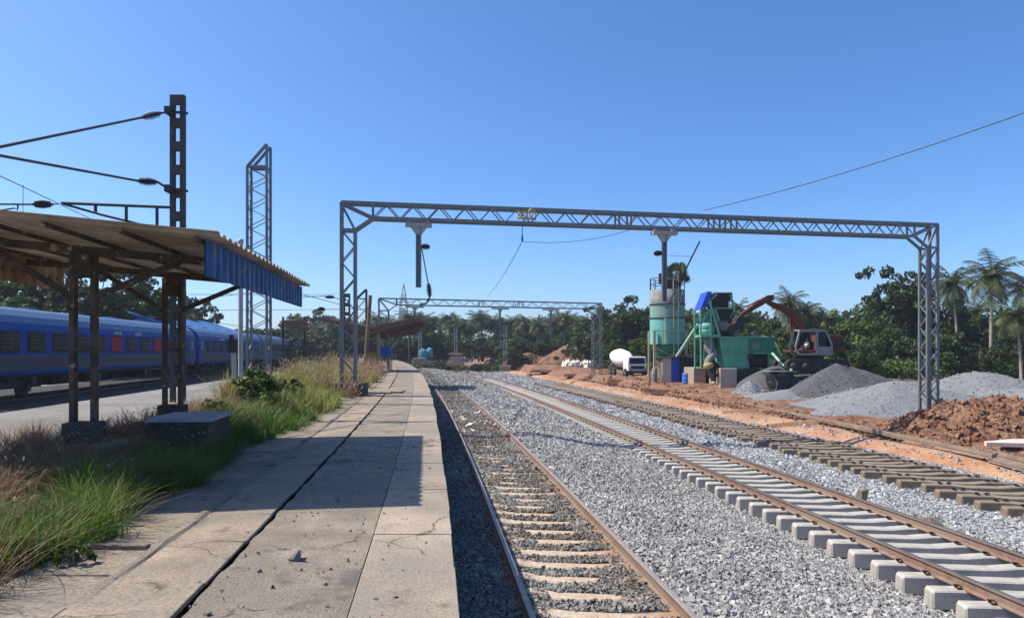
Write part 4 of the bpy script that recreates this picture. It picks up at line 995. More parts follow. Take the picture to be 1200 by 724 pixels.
mb = MB(); mb.box(q(890, 422, 1.0), (26 * kp, 1.2, 18 * kp)); mb.lathe([(0, -.6), (.42, -.6), (.42, .6), (0, .6)], q(888, 424, .5), n=16, axis='x'); mb.lathe([(0, -.25), (.28, -.25), (.28, .25), (0, .25)], q(880, 418, .2), n=16, axis='y'); mb.build('drive_unit', M_void, root, bevel=.03)
# tower frame
mb = MB()
for px0, py0, px1, py1 in ((830, 349, 844, 396), (821, 362, 821.5, 432), (833, 349, 833, 432), (821, 362, 840, 345), (821, 393, 845, 393), (821, 380, 832, 362), (856, 345, 862, 372), (844, 396, 850, 432)):
    for dy in (0.0, 1.6): mb.bar(q(px0, py0, dy), q(px1, py1, dy), .15 if px0 == 830 else .11)
mb.build('tower_frame', M_green, root)
mb = MB(); mb.box(q(832, 393.5, .8), (22 * kp, 1.9, .16)); mb.build('deck', M_green, root)
mb = MB(); mb.lathe([(0, -.02), (.58, 0), (.60, .35), (.56, .4), (.60, .45), (.60, .75), (.5, .85), (0, .85)], q(832, 392, .7), n=22); mb.build('cement_scale', M_teal, root)
mb = MB(); mb.prism([q(838, 361), q(860, 361), q(865, 375), q(842, 375)], (0, .1, 0), (0, 1.9, 0)); mb.build('skip', M_void, root, bevel=.02)
mb = MB(); mb.bar(q(837.5, 361, .05), q(842.5, 376, .05), .32, .1); mb.bar(q(838, 361, .05), q(862, 361, .05), .08); mb.build('skip_edge', M_green, root)
mb = MB(); mb.lathe([(.25, -.85), (.55, -.8), (.62, 0), (.55, .8), (.25, .85)], q(854, 380, .8), n=20, axis='x'); mb.build('mixer_drum', M_cem, root)
mb = MB(); mb.box(q(850, 388.5, 1.0), (1.4, 1.2, .5)); mb.box(q(858, 384, .8), (.5, 1.3, 1.0)); mb.build('gearbox', M_void, root, bevel=.04)
mb = MB(); mb.box(q(847.5, 349, 1.0), (23 * kp, 1.9, .42)); mb.box(q(848, 345, .9), (21 * kp, 1.7, .28)); mb.box(q(846, 356, 1.0), (18 * kp, 1.6, .5))
for i in range(8): mb.bar(q(836.5 + 3 * i, 342, .0), q(837 + 3 * i, 358, .0), .07)
mb.build('motor_cage', M_void, root, bevel=.03)
mb = MB(); mb.prism([q(820, 363), q(829, 341.5), q(834, 342), q(831, 352), q(825, 360)], (0, -.1, 0), (0, 1.7, 0)); mb.prism([q(830, 342), q(853, 343.5), q(856, 359), q(832, 358)], (0, 1.9, 0), (0, 1.98, 0)); mb.build('tarpaulin', M_tarp, root)
mb = MB(); mb.tube([q(834, 396, .7), q(834, 408, .5), q(838, 416, .3)], [.42, .40, .28], 14); mb.tube([q(838, 414, .2), q(829, 422, -.2), q(827, 426, -.3)], [.3, .25, .22], 12); mb.build('chute', M_cem, root)
mb = MB(); mb.bar(q(834, 421, -.2), q(846, 433, .2), .18, .10); mb.bar(q(827, 429, -.4), q(840, 441, -.2), .4, .08); mb.tube([q(836, 428, .6), q(840, 446, .4)], [.45, .3], 10); mb.tube([q(838, 396, 1.4), q(840, 440, 1.2)], .3, 10); mb.build('discharge_gear', M_void, root)
mb = MB(); mb.lathe([(.0, .0), (.30, -.05), (.40, -.3), (.22, -.5)], q(829, 424, -.3), n=14); mb.build('discharge_hood', mat('ochre_canvas', (.36, .27, .13)), root)
heap('aggregate', q(862, 394).x + b.x, 51.2, 1.3, .9, .45, M_gravel, 'grey aggregate heaped over the rim of the green hopper', 'gravel', rough=.03, rf=3, seed=60, z0=pz(395, 50), n=40)
heap('aggregate', q(893, 394).x + b.x, 50.9, 1.1, .5, .16, M_gravel, 'thin grey aggregate layer on the dark green bin', 'gravel', rough=.02, rf=3, seed=61, z0=pz(394.5, 50), n=30)
# black tank with white lid, pipe end, planks
b = D(911.5, 464, 47.0)
root = empty('water_tank', b, 0, 'squat black water tank with a pale sheet lid in front of the hopper wall', 'water tank')
mb = MB(); mb.lathe([(0, 0), (.76, 0), (.80, .06), (.80, .5), (.78, .53), (.80, .56), (.80, 1.05), (.78, 1.08), (.80, 1.11), (.78, 1.5), (.7, 1.62), (0, 1.66)], n=30); mb.build('drum', M_black, root)
mb = MB(); mb.box((.1, 0, 1.70), (2.0, 1.3, .05), rz=.1); mb.build('lid', M_cem, root)
mb = MB(); mb.tube([(-.6, -.9, .1), (-.35, -.85, .9), (-.6, -.7, 1.5), (-1.1, -.5, 1.6)], .025, 6); o = mb.build('hose', M_cem, root)
b = D(920, 466, 45.5)
mb = MB(); mb.lathe([(.2, -.3), (.24, -.3), (.24, .5), (.2, .5), (.0, .3)], n=18, axis='y'); o = mb.build('pipe_end', M_white, loc=b); tag(o, 'round pale pipe end lying on the gravel before the black tank', 'pipe')
root = empty('plank_fence', D(936, 455, 48.5), 0, 'short brown plank screen between the black tank and the dark gravel', 'fence')
for i, (px, h) in enumerate(((0, 1.1), (.26, 1.3), (.5, 1.15), (.73, 1.35))):
    mb = MB(); mb.box((px, 0, h / 2), (.22, .05, h)); o = mb.build('plank', M_plank, root); o.rotation_euler = (0, .03 * (i - 1), 0)
mb = MB(); mb.bar(D(931, 463, 46.5), D(941, 447, 47.2), .12, .05); o = mb.build('leaning_board', M_pink, origin=D(931, 463, 46.5)); tag(o, 'pale board leaning against the plank screen', 'board')
mb = MB(); mb.tube([D(905, 414, 49), D(918, 428, 47.6), D(928, 434, 46.8)], .09, 8); o = mb.build('pipe', mat('pale_green_paint', (.3, .48, .36)), origin=D(905, 414, 49)); tag(o, 'pale green pipe sloping down from the hopper to the black tank', 'pipe')
# excavator
Ye = 47.0; ke = Ye / FPX; b = D(958, 436, Ye)
root = empty('excavator', b, 0, 'red excavator on the gravel ramp reaching its bucket to the batching machine', 'excavator')
def e(px, py, dy=0.0): v = D(px, py, Ye) - b; v.y += dy; return v
mb = MB(); mb.prism([e(934, 413), e(991, 413), e(991, 402), e(986, 393), e(968, 392), e(967, 410), e(934, 410)], (0, 0, 0), (0, 2.5, 0)); mb.build('house', M_exc, root, bevel=.05)
mb = MB(); mb.box(e(981, 403, -.02), (.9, .05, .45)); mb.box(e(972, 396, -.02), (.3, .05, .2)); mb.build('engine_panel', M_void, root)
mb = MB()
for a_, b_ in (((932, 407), (937, 387.5)), ((932, 407), (936, 415)), ((936, 415), (974, 415)), ((937, 387.5), (967, 387.5)), ((967, 387.5), (974, 403)), ((974, 403), (974, 415)), ((957, 388), (957, 415))):
    for dy in (-.05, 1.0): mb.bar(e(*a_, dy), e(*b_, dy), .12)
mb.prism([e(936, 387.5), e(967, 387.5), e(967, 386), e(936, 386)], (0, -.1, 0), (0, 1.1, 0)); mb.build('cab', M_cab, root)
mb = MB(); mb.box(e(965.5, 410.5, -.03), (17 * ke, .06, 9 * ke)); mb.build('cab_door', M_cab, root)
mb = MB(); mb.prism([e(958, 389), e(966.5, 389), e(972.5, 403), e(972.5, 406), e(958, 406)], (0, 0, 0), (0, .03, 0)); mb.build('window', M_glass, root)
mb = MB(); mb.box(e(948, 402, 1.02), (20 * ke, .05, 26 * ke)); mb.build('cab_back', M_void, root)
mb = MB(); mb.box(e(950.5, 411, .5), (.5, .5, .14)); mb.box(e(955, 406, .5), (.12, .5, .7)); mb.build('seat', M_black, root, bevel=.03)
def boompoly(nm, pts, w, m, dy=.9):
    mb = MB(); mb.prism([e(*p_, dy) for p_ in pts], (0, 0, 0), (0, w, 0)); return mb.build(nm, m, root, bevel=.03)
boompoly('boom', [(951, 388), (950, 378), (939, 364), (925, 357), (908, 351), (906, 354.5), (916, 360.5), (927, 365), (936, 374), (944, 388)], .45, M_exc)
boompoly('arm', [(914, 344), (912, 351), (904, 354), (876, 370), (873, 367), (896, 351), (906, 344.5)], .38, M_exc)
mb = MB(); mb.tube([e(881, 358, 1.1), e(892, 353, 1.1)], .05, 8); mb.tube([e(892, 353, 1.1), e(907, 346, 1.1)], .09, 8); mb.build('hydraulic_ram', M_exc, root)
mb = MB(); mb.tube([e(938, 392, 1.4), e(936, 372, 1.4)], .10, 8); mb.build('hydraulic_ram', M_exc, root)
mb = MB(); mb.prism([e(874, 367), e(878, 374), (e(874, 383)), e(864, 387), e(858, 380), e(866, 378), e(868, 372)], (0, .7, 0), (0, 1.7, 0))
for i in range(4): mb.bar(e(860, 381, .78 + .28 * i), e(856, 384, .78 + .28 * i), .1, .06)
mb.tube([e(873, 368, 1.2), e(866, 365, 1.2), e(863, 372, 1.2)], .07, 6); mb.build('bucket', M_void, root, bevel=.03)
mb = MB(); mb.lathe([(0, -.2), (.9, -.2), (.9, .15), (0, .15)], e(958, 417, 1.2), n=24); mb.build('turntable', M_void, root)
for dy in (-.1, 2.1):
    mb = MB(); zc_ = e(958, 428).z; L_ = 1.75; hh_ = .42; pts = []
    for i in range(13): a_ = math.pi / 2 + math.pi * i / 12; pts.append((-L_ + hh_ * math.cos(a_), dy, zc_ + hh_ * math.sin(a_)))
    for i in range(13): a_ = -math.pi / 2 + math.pi * i / 12; pts.append((L_ + hh_ * math.cos(a_), dy, zc_ + hh_ * math.sin(a_)))
    mb.prism(pts, (0, 0, 0), (0, .5, 0)); tk = mb.build('crawler_track', M_void, root, bevel=.02)
    mb = MB()
    for xx in (-1.7, -.85, 0, .85, 1.7): mb.lathe([(0, -.05), (.24, -.05), (.24, .03), (0, .03)], (xx, dy - .02, zc_ - .05), n=14, axis='y'); mb.build('roller', M_bogie, tk); mb = MB()
# operator
def skin_body(name, nodes, edges, m, parent=None, loc=(0, 0, 0), label=None):
    me = bpy.data.meshes.new(name); me.from_pydata([n_[0] for n_ in nodes], edges, []); o = bpy.data.objects.new(name, me); COL.objects.link(o); o.location = loc
    if parent: o.parent = parent
    me.materials.append(m); sk = o.modifiers.new('skin', 'SKIN')
    for v, n_ in zip(me.skin_vertices[0].data, nodes): v.radius = (n_[1], n_[1])
    me.skin_vertices[0].data[0].use_root = True
    ss = o.modifiers.new('sub', 'SUBSURF'); ss.levels = ss.render_levels = 2; return o
sp = e(949.5, 410.0, .5)
pb = Vector(b) + sp
N = [((0, 0, .08), .13), ((0, 0, .30), .14), ((0, 0, .50), .15), ((0, 0, .60), .06), ((-.02, 0, .70), .085), ((-.03, 0, .82), .08),
     ((0, -.17, .53), .06), ((-.12, -.22, .28), .045), ((-.36, -.18, .26), .035), ((-.44, -.16, .26), .03),
     ((0, .17, .53), .06), ((-.12, .22, .28), .045), ((-.36, .18, .26), .035), ((-.44, .16, .26), .03),
     ((-.10, -.10, .06), .095), ((-.46, -.11, .08), .07), ((-.50, -.11, -.32), .05), ((-.62, -.11, -.38), .04),
     ((-.10, .10, .06), .095), ((-.46, .11, .08), .07), ((-.50, .11, -.32), .05), ((-.62, .11, -.38), .04)]
Ed = [(0, 1), (1, 2), (2, 3), (3, 4), (4, 5), (2, 6), (6, 7), (7, 8), (8, 9), (2, 10), (10, 11), (11, 12), (12, 13), (0, 14), (14, 15), (15, 16), (16, 17), (0, 18), (18, 19), (19, 20), (20, 21)]
body = skin_body('person', N, Ed, M_skin, loc=pb); tag(body, 'person in a white shirt sitting at the controls of the red excavator', 'person')
sn = [((0, 0, .10), .15), ((0, 0, .30), .16), ((0, 0, .50), .17), ((0, -.18, .53), .075), ((-.11, -.22, .30), .06), ((0, .18, .53), .075), ((-.11, .22, .30), .06)]
skin_body('shirt', sn, [(0, 1), (1, 2), (2, 3), (3, 4), (2, 5), (5, 6)], M_shirt, body)
skin_body('trousers', [((0, 0, .06), .15), ((-.10, -.10, .06), .11), ((-.46, -.11, .08), .085), ((-.50, -.11, -.28), .065), ((-.10, .10, .06), .11), ((-.46, .11, .08), .085), ((-.50, .11, -.28), .065)], [(0, 1), (1, 2), (2, 3), (0, 4), (4, 5), (5, 6)], M_trous, body)
skin_body('hair', [((.02, 0, .82), .085), ((.0, 0, .87), .07)], [(0, 1)], M_black, body)
# white mixer truck
Yt = 66.; b = D(733, 449, Yt); b.z = zg(b.x, Yt)
root = empty('mixer_truck', b, .15, 'white concrete mixer truck parked left of the silo facing the tracks', 'truck'); root.scale = (.9, .9, .9)
mb = MB(); mb.prism([(-.1, -1.2, .75), (1.95, -1.2, .75), (1.95, -1.2, 1.55), (1.88, -1.1, 2.25), (-.02, -1.1, 2.25), (-.1, -1.2, 1.55)], (0, 0, 0), (0, 1.7, 0)); mb.build('cab', M_white, root, bevel=.06)
mb = MB(); mb.prism([(.05, -1.215, 1.5), (1.8, -1.215, 1.5), (1.72, -1.135, 2.1), (.12, -1.135, 2.1)], (0, 0, 0), (0, .03, 0)); mb.build('windscreen', M_glass, root)
mb = MB(); mb.box((.93, -1.22, 1.1), (1.5, .04, .34)); mb.build('grille', M_void, root)
for xx in (.1, 1.75):
    mb = MB(); mb.box((xx, -1.24, .92), (.24, .05, .18)); mb.build('headlight', M_plate, root)
mb = MB(); mb.box((.93, -1.3, .62), (2.1, .25, .28)); mb.build('bumper', M_dsteel, root, bevel=.03)
mb = MB(); mb.box((.93, 3.2, .85), (.9, 7.6, .25)); mb.build('chassis', M_void, root)
for yy in (-.4, 3.8, 5.1):
    for xx in (-.1, 1.95):
        mb = MB(); mb.lathe([(.2, -.14), (.46, -.14), (.5, -.08), (.5, .08), (.46, .14), (.2, .14)], (xx, yy, .5), n=20, axis='x'); w_ = mb.build('wheel', M_tyre, root)
        mb = MB(); mb.lathe([(0, -.1), (.22, -.12), (.22, .12), (0, .1)], (xx, yy, .5), n=16, axis='x'); mb.build('rim', M_cem, w_)
mb = MB(); a0 = Vector((.9, .9, 1.75)); a1 = Vector((.3, 5.6, 2.35)); dv = a1 - a0
mb.tube([a0 + dv * t for t in (0, .08, .3, .6, .85, 1.0)], [.3, .6, .95, 1.0, .7, .4], 24); mb.build('drum', M_white, root)
mb = MB(); mb.bar((.5, 5.6, 1.0), (.4, 5.8, 2.6), .5, .1); mb.bar((.4, 5.8, 1.6), (.2, 6.6, .9), .3, .08); mb.build('chute', M_cem, root)

# ---------------------------------------------------------------- far structures
# brown butterfly roofed shelter on the platform far away
Yf = 52.; kf = Yf / FPX
b = D(437, 414, Yf); b.z = PD
root = empty('brown_shelter', b, 0, 'old brown shelter with an up-tilted butterfly roof beyond the tall grass', 'shelter')
def f_(px, py, dy=0.0): v = D(px, py, Yf) - b; v.y += dy; return v
mb = MB(); mb.prism([f_(437, 383), f_(491, 372), f_(491, 374), f_(437, 386)], (0, -1, 0), (0, 5.5, 0)); mb.prism([f_(437, 383), f_(378, 371.5), f_(378, 373.5), f_(437, 386)], (0, -1, 0), (0, 5.5, 0)); mb.build('roof', M_brown, root)
mb = MB()
for dy in (-.8, 1.5, 4):
    mb.bar(f_(437, 390, dy), f_(490, 375, dy), .12, .2); mb.bar(f_(437, 390, dy), f_(380, 374, dy), .12, .2)
for t in (.2, .45, .7, .95):
    for sgn, px_ in ((1, 491), (-1, 379)): mb.bar(f_(437 + (px_ - 437) * t, 386 - 11 * t, -1), f_(437 + (px_ - 437) * t, 386 - 11 * t  , 4.5), .08, .12)
mb.build('roof_frame', M_wood, root)
for i, (px, dy) in enumerate(((430, 0), (430, 4), (444, 0), (444, 4))):
    mb = MB(); mb.bar(f_(px, 390, dy), Vector((f_(px, 390).x, dy, 0)), .16); mb.build('post', M_cwall, root)
mb = MB(); mb.box((-.9, 4, .75), (.9, 1.2, 1.5)); mb.build('kiosk', M_yw, root)
mb = MB(); mb.prism([f_(380, 375), f_(437, 388), f_(437, 396), f_(384, 388)], (0, 4.3, 0), (0, 4.4, 0)); mb.prism([f_(437, 388), f_(490, 377), f_(478, 390), f_(437, 396)], (0, 4.3, 0), (0, 4.4, 0)); mb.build('end_sheet', M_brown, root)
# leaning pole in front of the shelter
a = D(428, 416, 50); t_ = D(434, 346, 50); a.z = .8
mb = MB(); mb.tube([a, t_], [.16, .13], 10); o = mb.build('leaning_pole', M_wood, origin=a); tag(o, 'dark leaning wooden pole standing before the brown shelter', 'pole')
# distant masts near the left
b = D(406.5, 410, 52); b.z = .4; batten_mast('overhead_mast', b, pz(344, 52) - .4, .48, .22, 'distant battened mast seen between the legs of the near gantry', .7, .42)
b = D(424, 410, 60); b.z = .2
root = empty('lattice_upright', b, 0, 'distant slim lattice upright with a slanted top left of the leaning pole', 'lattice tower')
mb = MB(); tl = pz(350, 60) - .2; tr_ = pz(339, 60) - .2
for qq in (-.2, .2):
    mb.bar((-.45, qq, 0), (-.45, qq, tl), .1); mb.bar((.4, qq, 0), (.4, qq, tr_), .1); mb.bar((-.45, qq, tl), (.4, qq, tr_), .1); mb.bar((-.45, qq, tl), (.4, qq, tl), .07)
    for i in range(7): mb.bar((-.45, qq, tl * i / 7), (.4, qq, tl * (i + 1) / 7), .04)
mb.build('lattice_frame', M_mast, root)
wire('wire', [D(355, 348, 52), D(381, 347, 52), D(408, 352, 52)], 'thin bracket wire left of the distant battened mast', r=.03)
mb = MB(); insulator(mb, D(392, 348, 52), D(381, 348, 52), .16, 5); o = mb.build('insulator', M_ins, origin=D(392, 348, 52)); tag(o, 'dark insulator on the bracket wire left of the distant mast', 'insulator')
mb = MB(); insulator(mb, D(381, 362.5, 52), D(373, 361.5, 52), .18, 5); o = mb.build('insulator', M_ins, origin=D(381, 362.5, 52)); tag(o, 'lower dark insulator hanging in the wires above the far bushes', 'insulator')
wire('wire', [D(381, 362.5, 52), D(430, 362, 58)], 'thin wire from the lower insulator to the leaning pole', r=.025)
# pylon
b = D(473, 415, 330); b.z = 0
root = empty('power_pylon', b, 0, 'grey lattice power pylon rising far behind the brown shelter', 'pylon')
mb = MB(); Hh = pz(333, 330)
lv = [(0, 3.4), (Hh * .35, 2.6), (Hh * .55, 1.9), (Hh * .7, 1.6), (Hh * .85, .9), (Hh, .1)]
for (z0, w0), (z1, w1) in zip(lv[:-1], lv[1:]):
    cr0 = [(-w0, -w0), (w0, -w0), (w0, w0), (-w0, w0)]; cr1 = [(-w1, -w1), (w1, -w1), (w1, w1), (-w1, w1)]
    for i in range(4):
        p0 = Vector((*cr0[i], z0)); p1 = Vector((*cr1[i], z1)); r0 = Vector((*cr0[(i + 1) % 4], z0)); r1 = Vector((*cr1[(i + 1) % 4], z1))
        mb.bar(p0, p1, .30); mb.bar(p0, r1, .2); mb.bar(r0, p1, .2); mb.bar(p1, r1, .2)
mb.build('lattice_frame', M_steelp, root)
mb = MB()
for z_ in (Hh * .62, Hh * .75): mb.bar((-5, 0, z_), (5, 0, z_), .3)
mb.build('cross_arm', M_steelp, root)
# water tanks
b = D(497, 424, 112); b.z = -.2
root = empty('water_tower', b, 0, 'turquoise water tanks on a small stand before the palms', 'water tank'); root.scale = (.8, .8, .8)
for i, (dx, hh_) in enumerate(((-.3, 2.0), (1.1, 2.6))):
    mb = MB(); mb.lathe([(0, 0), (.95 - .25 * i, 0), (.95 - .25 * i, 1.8 - .3 * i), (.5, 2.1 - .3 * i), (.2, 2.3 - .3 * i), (0, 2.3 - .3 * i)], (dx, i * .6, .9 + i * .5), n=20); mb.build('tank', M_turq, root)
for xx in (-1, 1):
    for yy in (-1, 1):
        mb = MB(); mb.bar((xx, yy, 0), (xx, yy, .9), .15); mb.build('leg', M_steelp, root)
mb = MB(); mb.box((.2, 0, .9), (2.8, 2.4, .1)); mb.build('platform', M_cwall, root)
b = D(452, 420, 55); b.z = PD
root = empty('tarp_stall', b, 0, 'small raised stall wrapped in blue tarpaulin beside the brown shelter', 'stall')
mb = MB(); mb.prism([(-.5, -.4, 1.25), (.5, -.4, 1.2), (.45, -.4, 1.8), (.1, -.4, 2.0), (-.5, -.4, 1.85)], (0, 0, 0), (0, .9, 0)); mb.build('tarpaulin', M_tarp, root, bevel=.04)
for xx in (-.42, .42):
    for yy in (-.3, .4): mb = MB(); mb.bar((xx, yy, 0), (xx, yy, 1.25), .06); mb.build('leg', M_wood, root)

# upright columns
def column(px, ytop, ybase, Y, label, w=.5):
    b = D(px, ybase, Y); root = empty('lattice_column', b, 0, label, 'column', 'unfinished lattice columns beside the far tracks'); h = (ybase - ytop) / FPX * Y
    mb = MB()
    for q_ in (-w / 2, w / 2):
        for r_2 in (-.15, .15): mb.bar((q_, r_2, 0), (q_, r_2, h), .07)
    n_ = int(h / .8)
    for i in range(n_):
        mb.bar((-w / 2, -.15, h * i / n_), (w / 2, -.15, h * (i + .5) / n_), .035); mb.bar((w / 2, -.15, h * (i + .5) / n_), (-w / 2, -.15, h * (i + 1) / n_), .035)
    mb.build('lattice_frame', M_steelp, root); mb = MB(); mb.box((0, 0, .05), (1.5, 1.1, .8)); mb.build('footing', M_cwall, root, bevel=.04)
column(592, 381, 432, 92, 'lattice column with a concrete foot before the palms, below the middle drop post', .38)
column(534, 384, 427, 105, 'lattice column above a stepped brown footing at the bend of the track', .4)
column(492, 388, 424, 80, 'slim column beside the turquoise tanks', .3)
mb = MB(); b = D(534, 427, 104); b.z = -.2; mb.box((0, 0, .3), (2.6, 1.4, .6)); mb.box((0, 0, 1.0), (1.6, 1.2, .8)); mb.box((0, 0, 1.7), (2.1, 1.3, .25)); o = mb.build('stepped_footing', mat('orange_block', (.42, .26, .17), var=.2), loc=b, bevel=.03); tag(o, 'stepped orange brown masonry block at the foot of a column at the bend', 'footing')


# ---------------------------------------------------------------- trees
def leaf_cloud(name, clumps, per, leaf, m, flat=.0, parent=None):
    Vs = []; T = []
    c = np.array([k_[0] for k_ in clumps]); rr = np.array([k_[1] for k_ in clumps]); n = len(c) * per
    idx = np.repeat(np.arange(len(c)), per)
    d = rng.normal(size=(n, 3)); d /= np.linalg.norm(d, axis=1)[:, None]; rad = rr[idx] * rng.uniform(.25, 1, n) ** .5
    p = c[idx] + d * rad[:, None] * np.array([1, 1, .75])
    Rm = rotmats(n); L = leaf * rng.uniform(.6, 1.4, n)
    q4 = np.array([(-.5, -.28, 0), (.5, -.2, .06), (.55, .22, -.05), (-.45, .3, .05)])
    v = np.einsum('nij,kj->nki', Rm, q4) * L[:, None, None] + p[:, None]
    F = np.arange(n * 4).reshape(-1, 4); t = np.repeat(np.clip(rng.normal(.5, .22, len(c))[idx] + rng.normal(0, .15, n), 0, 1), 4)
    return npmesh(name, v, F, t)
def crown_clumps(cx, cz, rx, rz, n, cr, seed):
    r = random.Random(seed); out = []
    lob = [(r.uniform(-.55, .55) * rx, r.uniform(-.55, .55) * rx, cz + r.uniform(-.6, .75) * rz, r.uniform(.35, .62)) for _ in range(9)]
    for i in range(n):
        lx, ly, lz, lr = r.choice(lob); a = r.uniform(0, 6.28); z = r.uniform(-.8, 1); q_ = math.sqrt(1 - z * z * .9) * r.uniform(.6, 1)
        out.append(((cx + lx + q_ * math.cos(a) * lr * rx, ly + q_ * math.sin(a) * lr * rx, lz + z * lr * rz), cr * r.uniform(.5, 1.25)))
    return out
def tree_proto(seed, h, rx, base, leaf, mi, nclump=110, per=55, cr=.75, m=None):
    r = random.Random(seed); root = empty('broadleaf_tree', (0, 0, 0))
    rz2 = (h - base) / 2; cz = base + rz2
    cl = crown_clumps(0, cz, rx, rz2 * .95, nclump, cr, seed)
    mb = MB(); tp = [Vector((0, 0, 0)), Vector((r.uniform(-.2, .2), 0, h * .25)), Vector((r.uniform(-.4, .4), r.uniform(-.4, .4), h * .55)), Vector((r.uniform(-.5, .5), 0, h * .8))]
    mb.tube(tp, [.035 * h, .028 * h, .018 * h, .008 * h], 8)
    for i in range(9):
        e_ = Vector(r.choice(cl)[0]); s_ = tp[1].lerp(tp[2], r.uniform(0, 1)); m_ = s_.lerp(e_, .5) + Vector((0, 0, -.3)); mb.tube([s_, m_, e_], [.012 * h, .008 * h, .003 * h], 6)
    mb.build('trunk', M_bark, root)
    link('crown', leaf_cloud('crown', cl, per, leaf, None), m or M_leaf[mi], root); return root
protos = [tree_proto(11, 10, 4.2, 1.0, .34, 0), tree_proto(12, 9, 4.8, .6, .36, 1), tree_proto(13, 8, 3.6, .4, .32, 2), tree_proto(14, 11, 4.6, 2.0, .36, 3), tree_proto(15, 7.5, 4.6, .2, .34, 0, 130)]
def palm_proto(seed, h, fr=2.9, nf=19, m=None, lean=.6):
    r = random.Random(seed); root = empty('coconut_palm', (0, 0, 0))
    mb = MB(); la = r.uniform(0, 6.28); lx, ly = math.cos(la) * lean, math.sin(la) * lean
    pts = [Vector((lx * t * t, ly * t * t, h * t)) for t in (0, .15, .35, .6, .8, 1)]
    mb.tube(pts, [.24, .16, .14, .125, .12, .13], 8); mb.build('trunk', M_palmt, root)
    V = []; F = []; T = []; top = pts[-1]
    for i in range(nf):
        az = i * 2.399 + r.uniform(-.2, .2); el = R(78) - (i / nf) * R(125) + r.uniform(-.12, .12); L = fr * r.uniform(.8, 1.1); tn = r.uniform(.25, .9) if i < nf - 4 else 1.0
        h_ = Vector((math.cos(az), math.sin(az), 0)); P = top.copy(); ang = el; K = 13; pts_ = [P.copy()]
        for k_ in range(K):
            P = P + (h_ * math.cos(ang) + Vector((0, 0, math.sin(ang)))) * (L / K); ang -= R(4.2 + 4.0 * k_ / K * 2) * (.75 + .25 * math.cos(el)); ang = max(ang, R(-86)); pts_.append(P.copy())
        sd = Vector((-h_.y, h_.x, 0))
        for k_ in range(1, K + 1):
            for half in (0, .5):
                q0 = pts_[k_ - 1].lerp(pts_[k_], half); t = (k_ - 1 + half) / K; ll = fr * .27 * math.sin(math.pi * min(1, .12 + t * .88)) ** .6 * 1.15 + .06; wd = .045 * fr / 2.9
                dd = (pts_[k_] - pts_[k_ - 1]).normalized()
                for sg in (-1, 1):
                    tip = q0 + sd * sg * ll * .82 + dd * ll * .42 + Vector((0, 0, -ll * r.uniform(.25, .65)))
                    b_ = len(V); V += [q0 - dd * wd, q0 + dd * wd, tip + dd * wd * .3, tip - dd * wd * .3]; F.append((b_, b_ + 1, b_ + 2, b_ + 3)); tt = min(1, max(0, tn + r.uniform(-.12, .12))); T += [tt] * 4
        for k_ in range(K):
            a_, c_ = pts_[k_], pts_[k_ + 1]; b_ = len(V); w_ = .045 * (1 - k_ / K) + .012; V += [a_ - sd * w_, a_ + sd * w_, c_ + sd * w_, c_ - sd * w_]; F.append((b_, b_ + 1, b_ + 2, b_ + 3)); T += [.8] * 4
    link('crown', npmesh('crown', [tuple(v) for v in V], F, T), m or M_palm, root)
    mb = MB()
    for i in range(7):
        a_ = i * .9; mb.lathe([(0, -.12), (.1, -.07), (.12, 0), (.08, .1), (0, .13)], (top.x + .25 * math.cos(a_), top.y + .25 * math.sin(a_), top.z - .25 - .06 * (i % 3)), n=8)
    mb.build('coconut_bunch', M_yell, root); return root
ppal = [palm_proto(31, 9.0, 3.1, 24), palm_proto(32, 10.5, 3.3, 25, M_palmd, 1.0), palm_proto(33, 8.0, 3.0, 22, M_palmd), palm_proto(34, 9.5, 3.4, 26)]
used = set()
def put(proto, x, y, z, sc, label, group, cat, rz=None):
    o = proto
    rz = rng.uniform(0, 6.28) if rz is None else rz
    if id(proto) in used: o = copy_tree(proto)
    used.add(id(proto)); o.location = (x, y, z); o.rotation_euler = (0, 0, rz); o.scale = (sc, sc, sc) if not isinstance(sc, tuple) else sc
    tag(o, label, cat, group); return o
def put_top(proto, h, px, ytop, Y, label, group, cat, zb=None, wid=1.0, rz=None):
    z = zg((px - 600) / FPX * Y, Y) if zb is None else zb; H = pz(ytop, Y) - z; sc = H / h
    return put(proto, (px - 600) / FPX * Y, Y, z, (sc * wid, sc * wid, sc), label, group, cat, rz)
PH = [9.0 + 1.9, 10.5 + 2.0, 8 + 1.8, 9.5 + 2.0]; TH = [10.2, 9.3, 8.3, 11.2, 7.9]
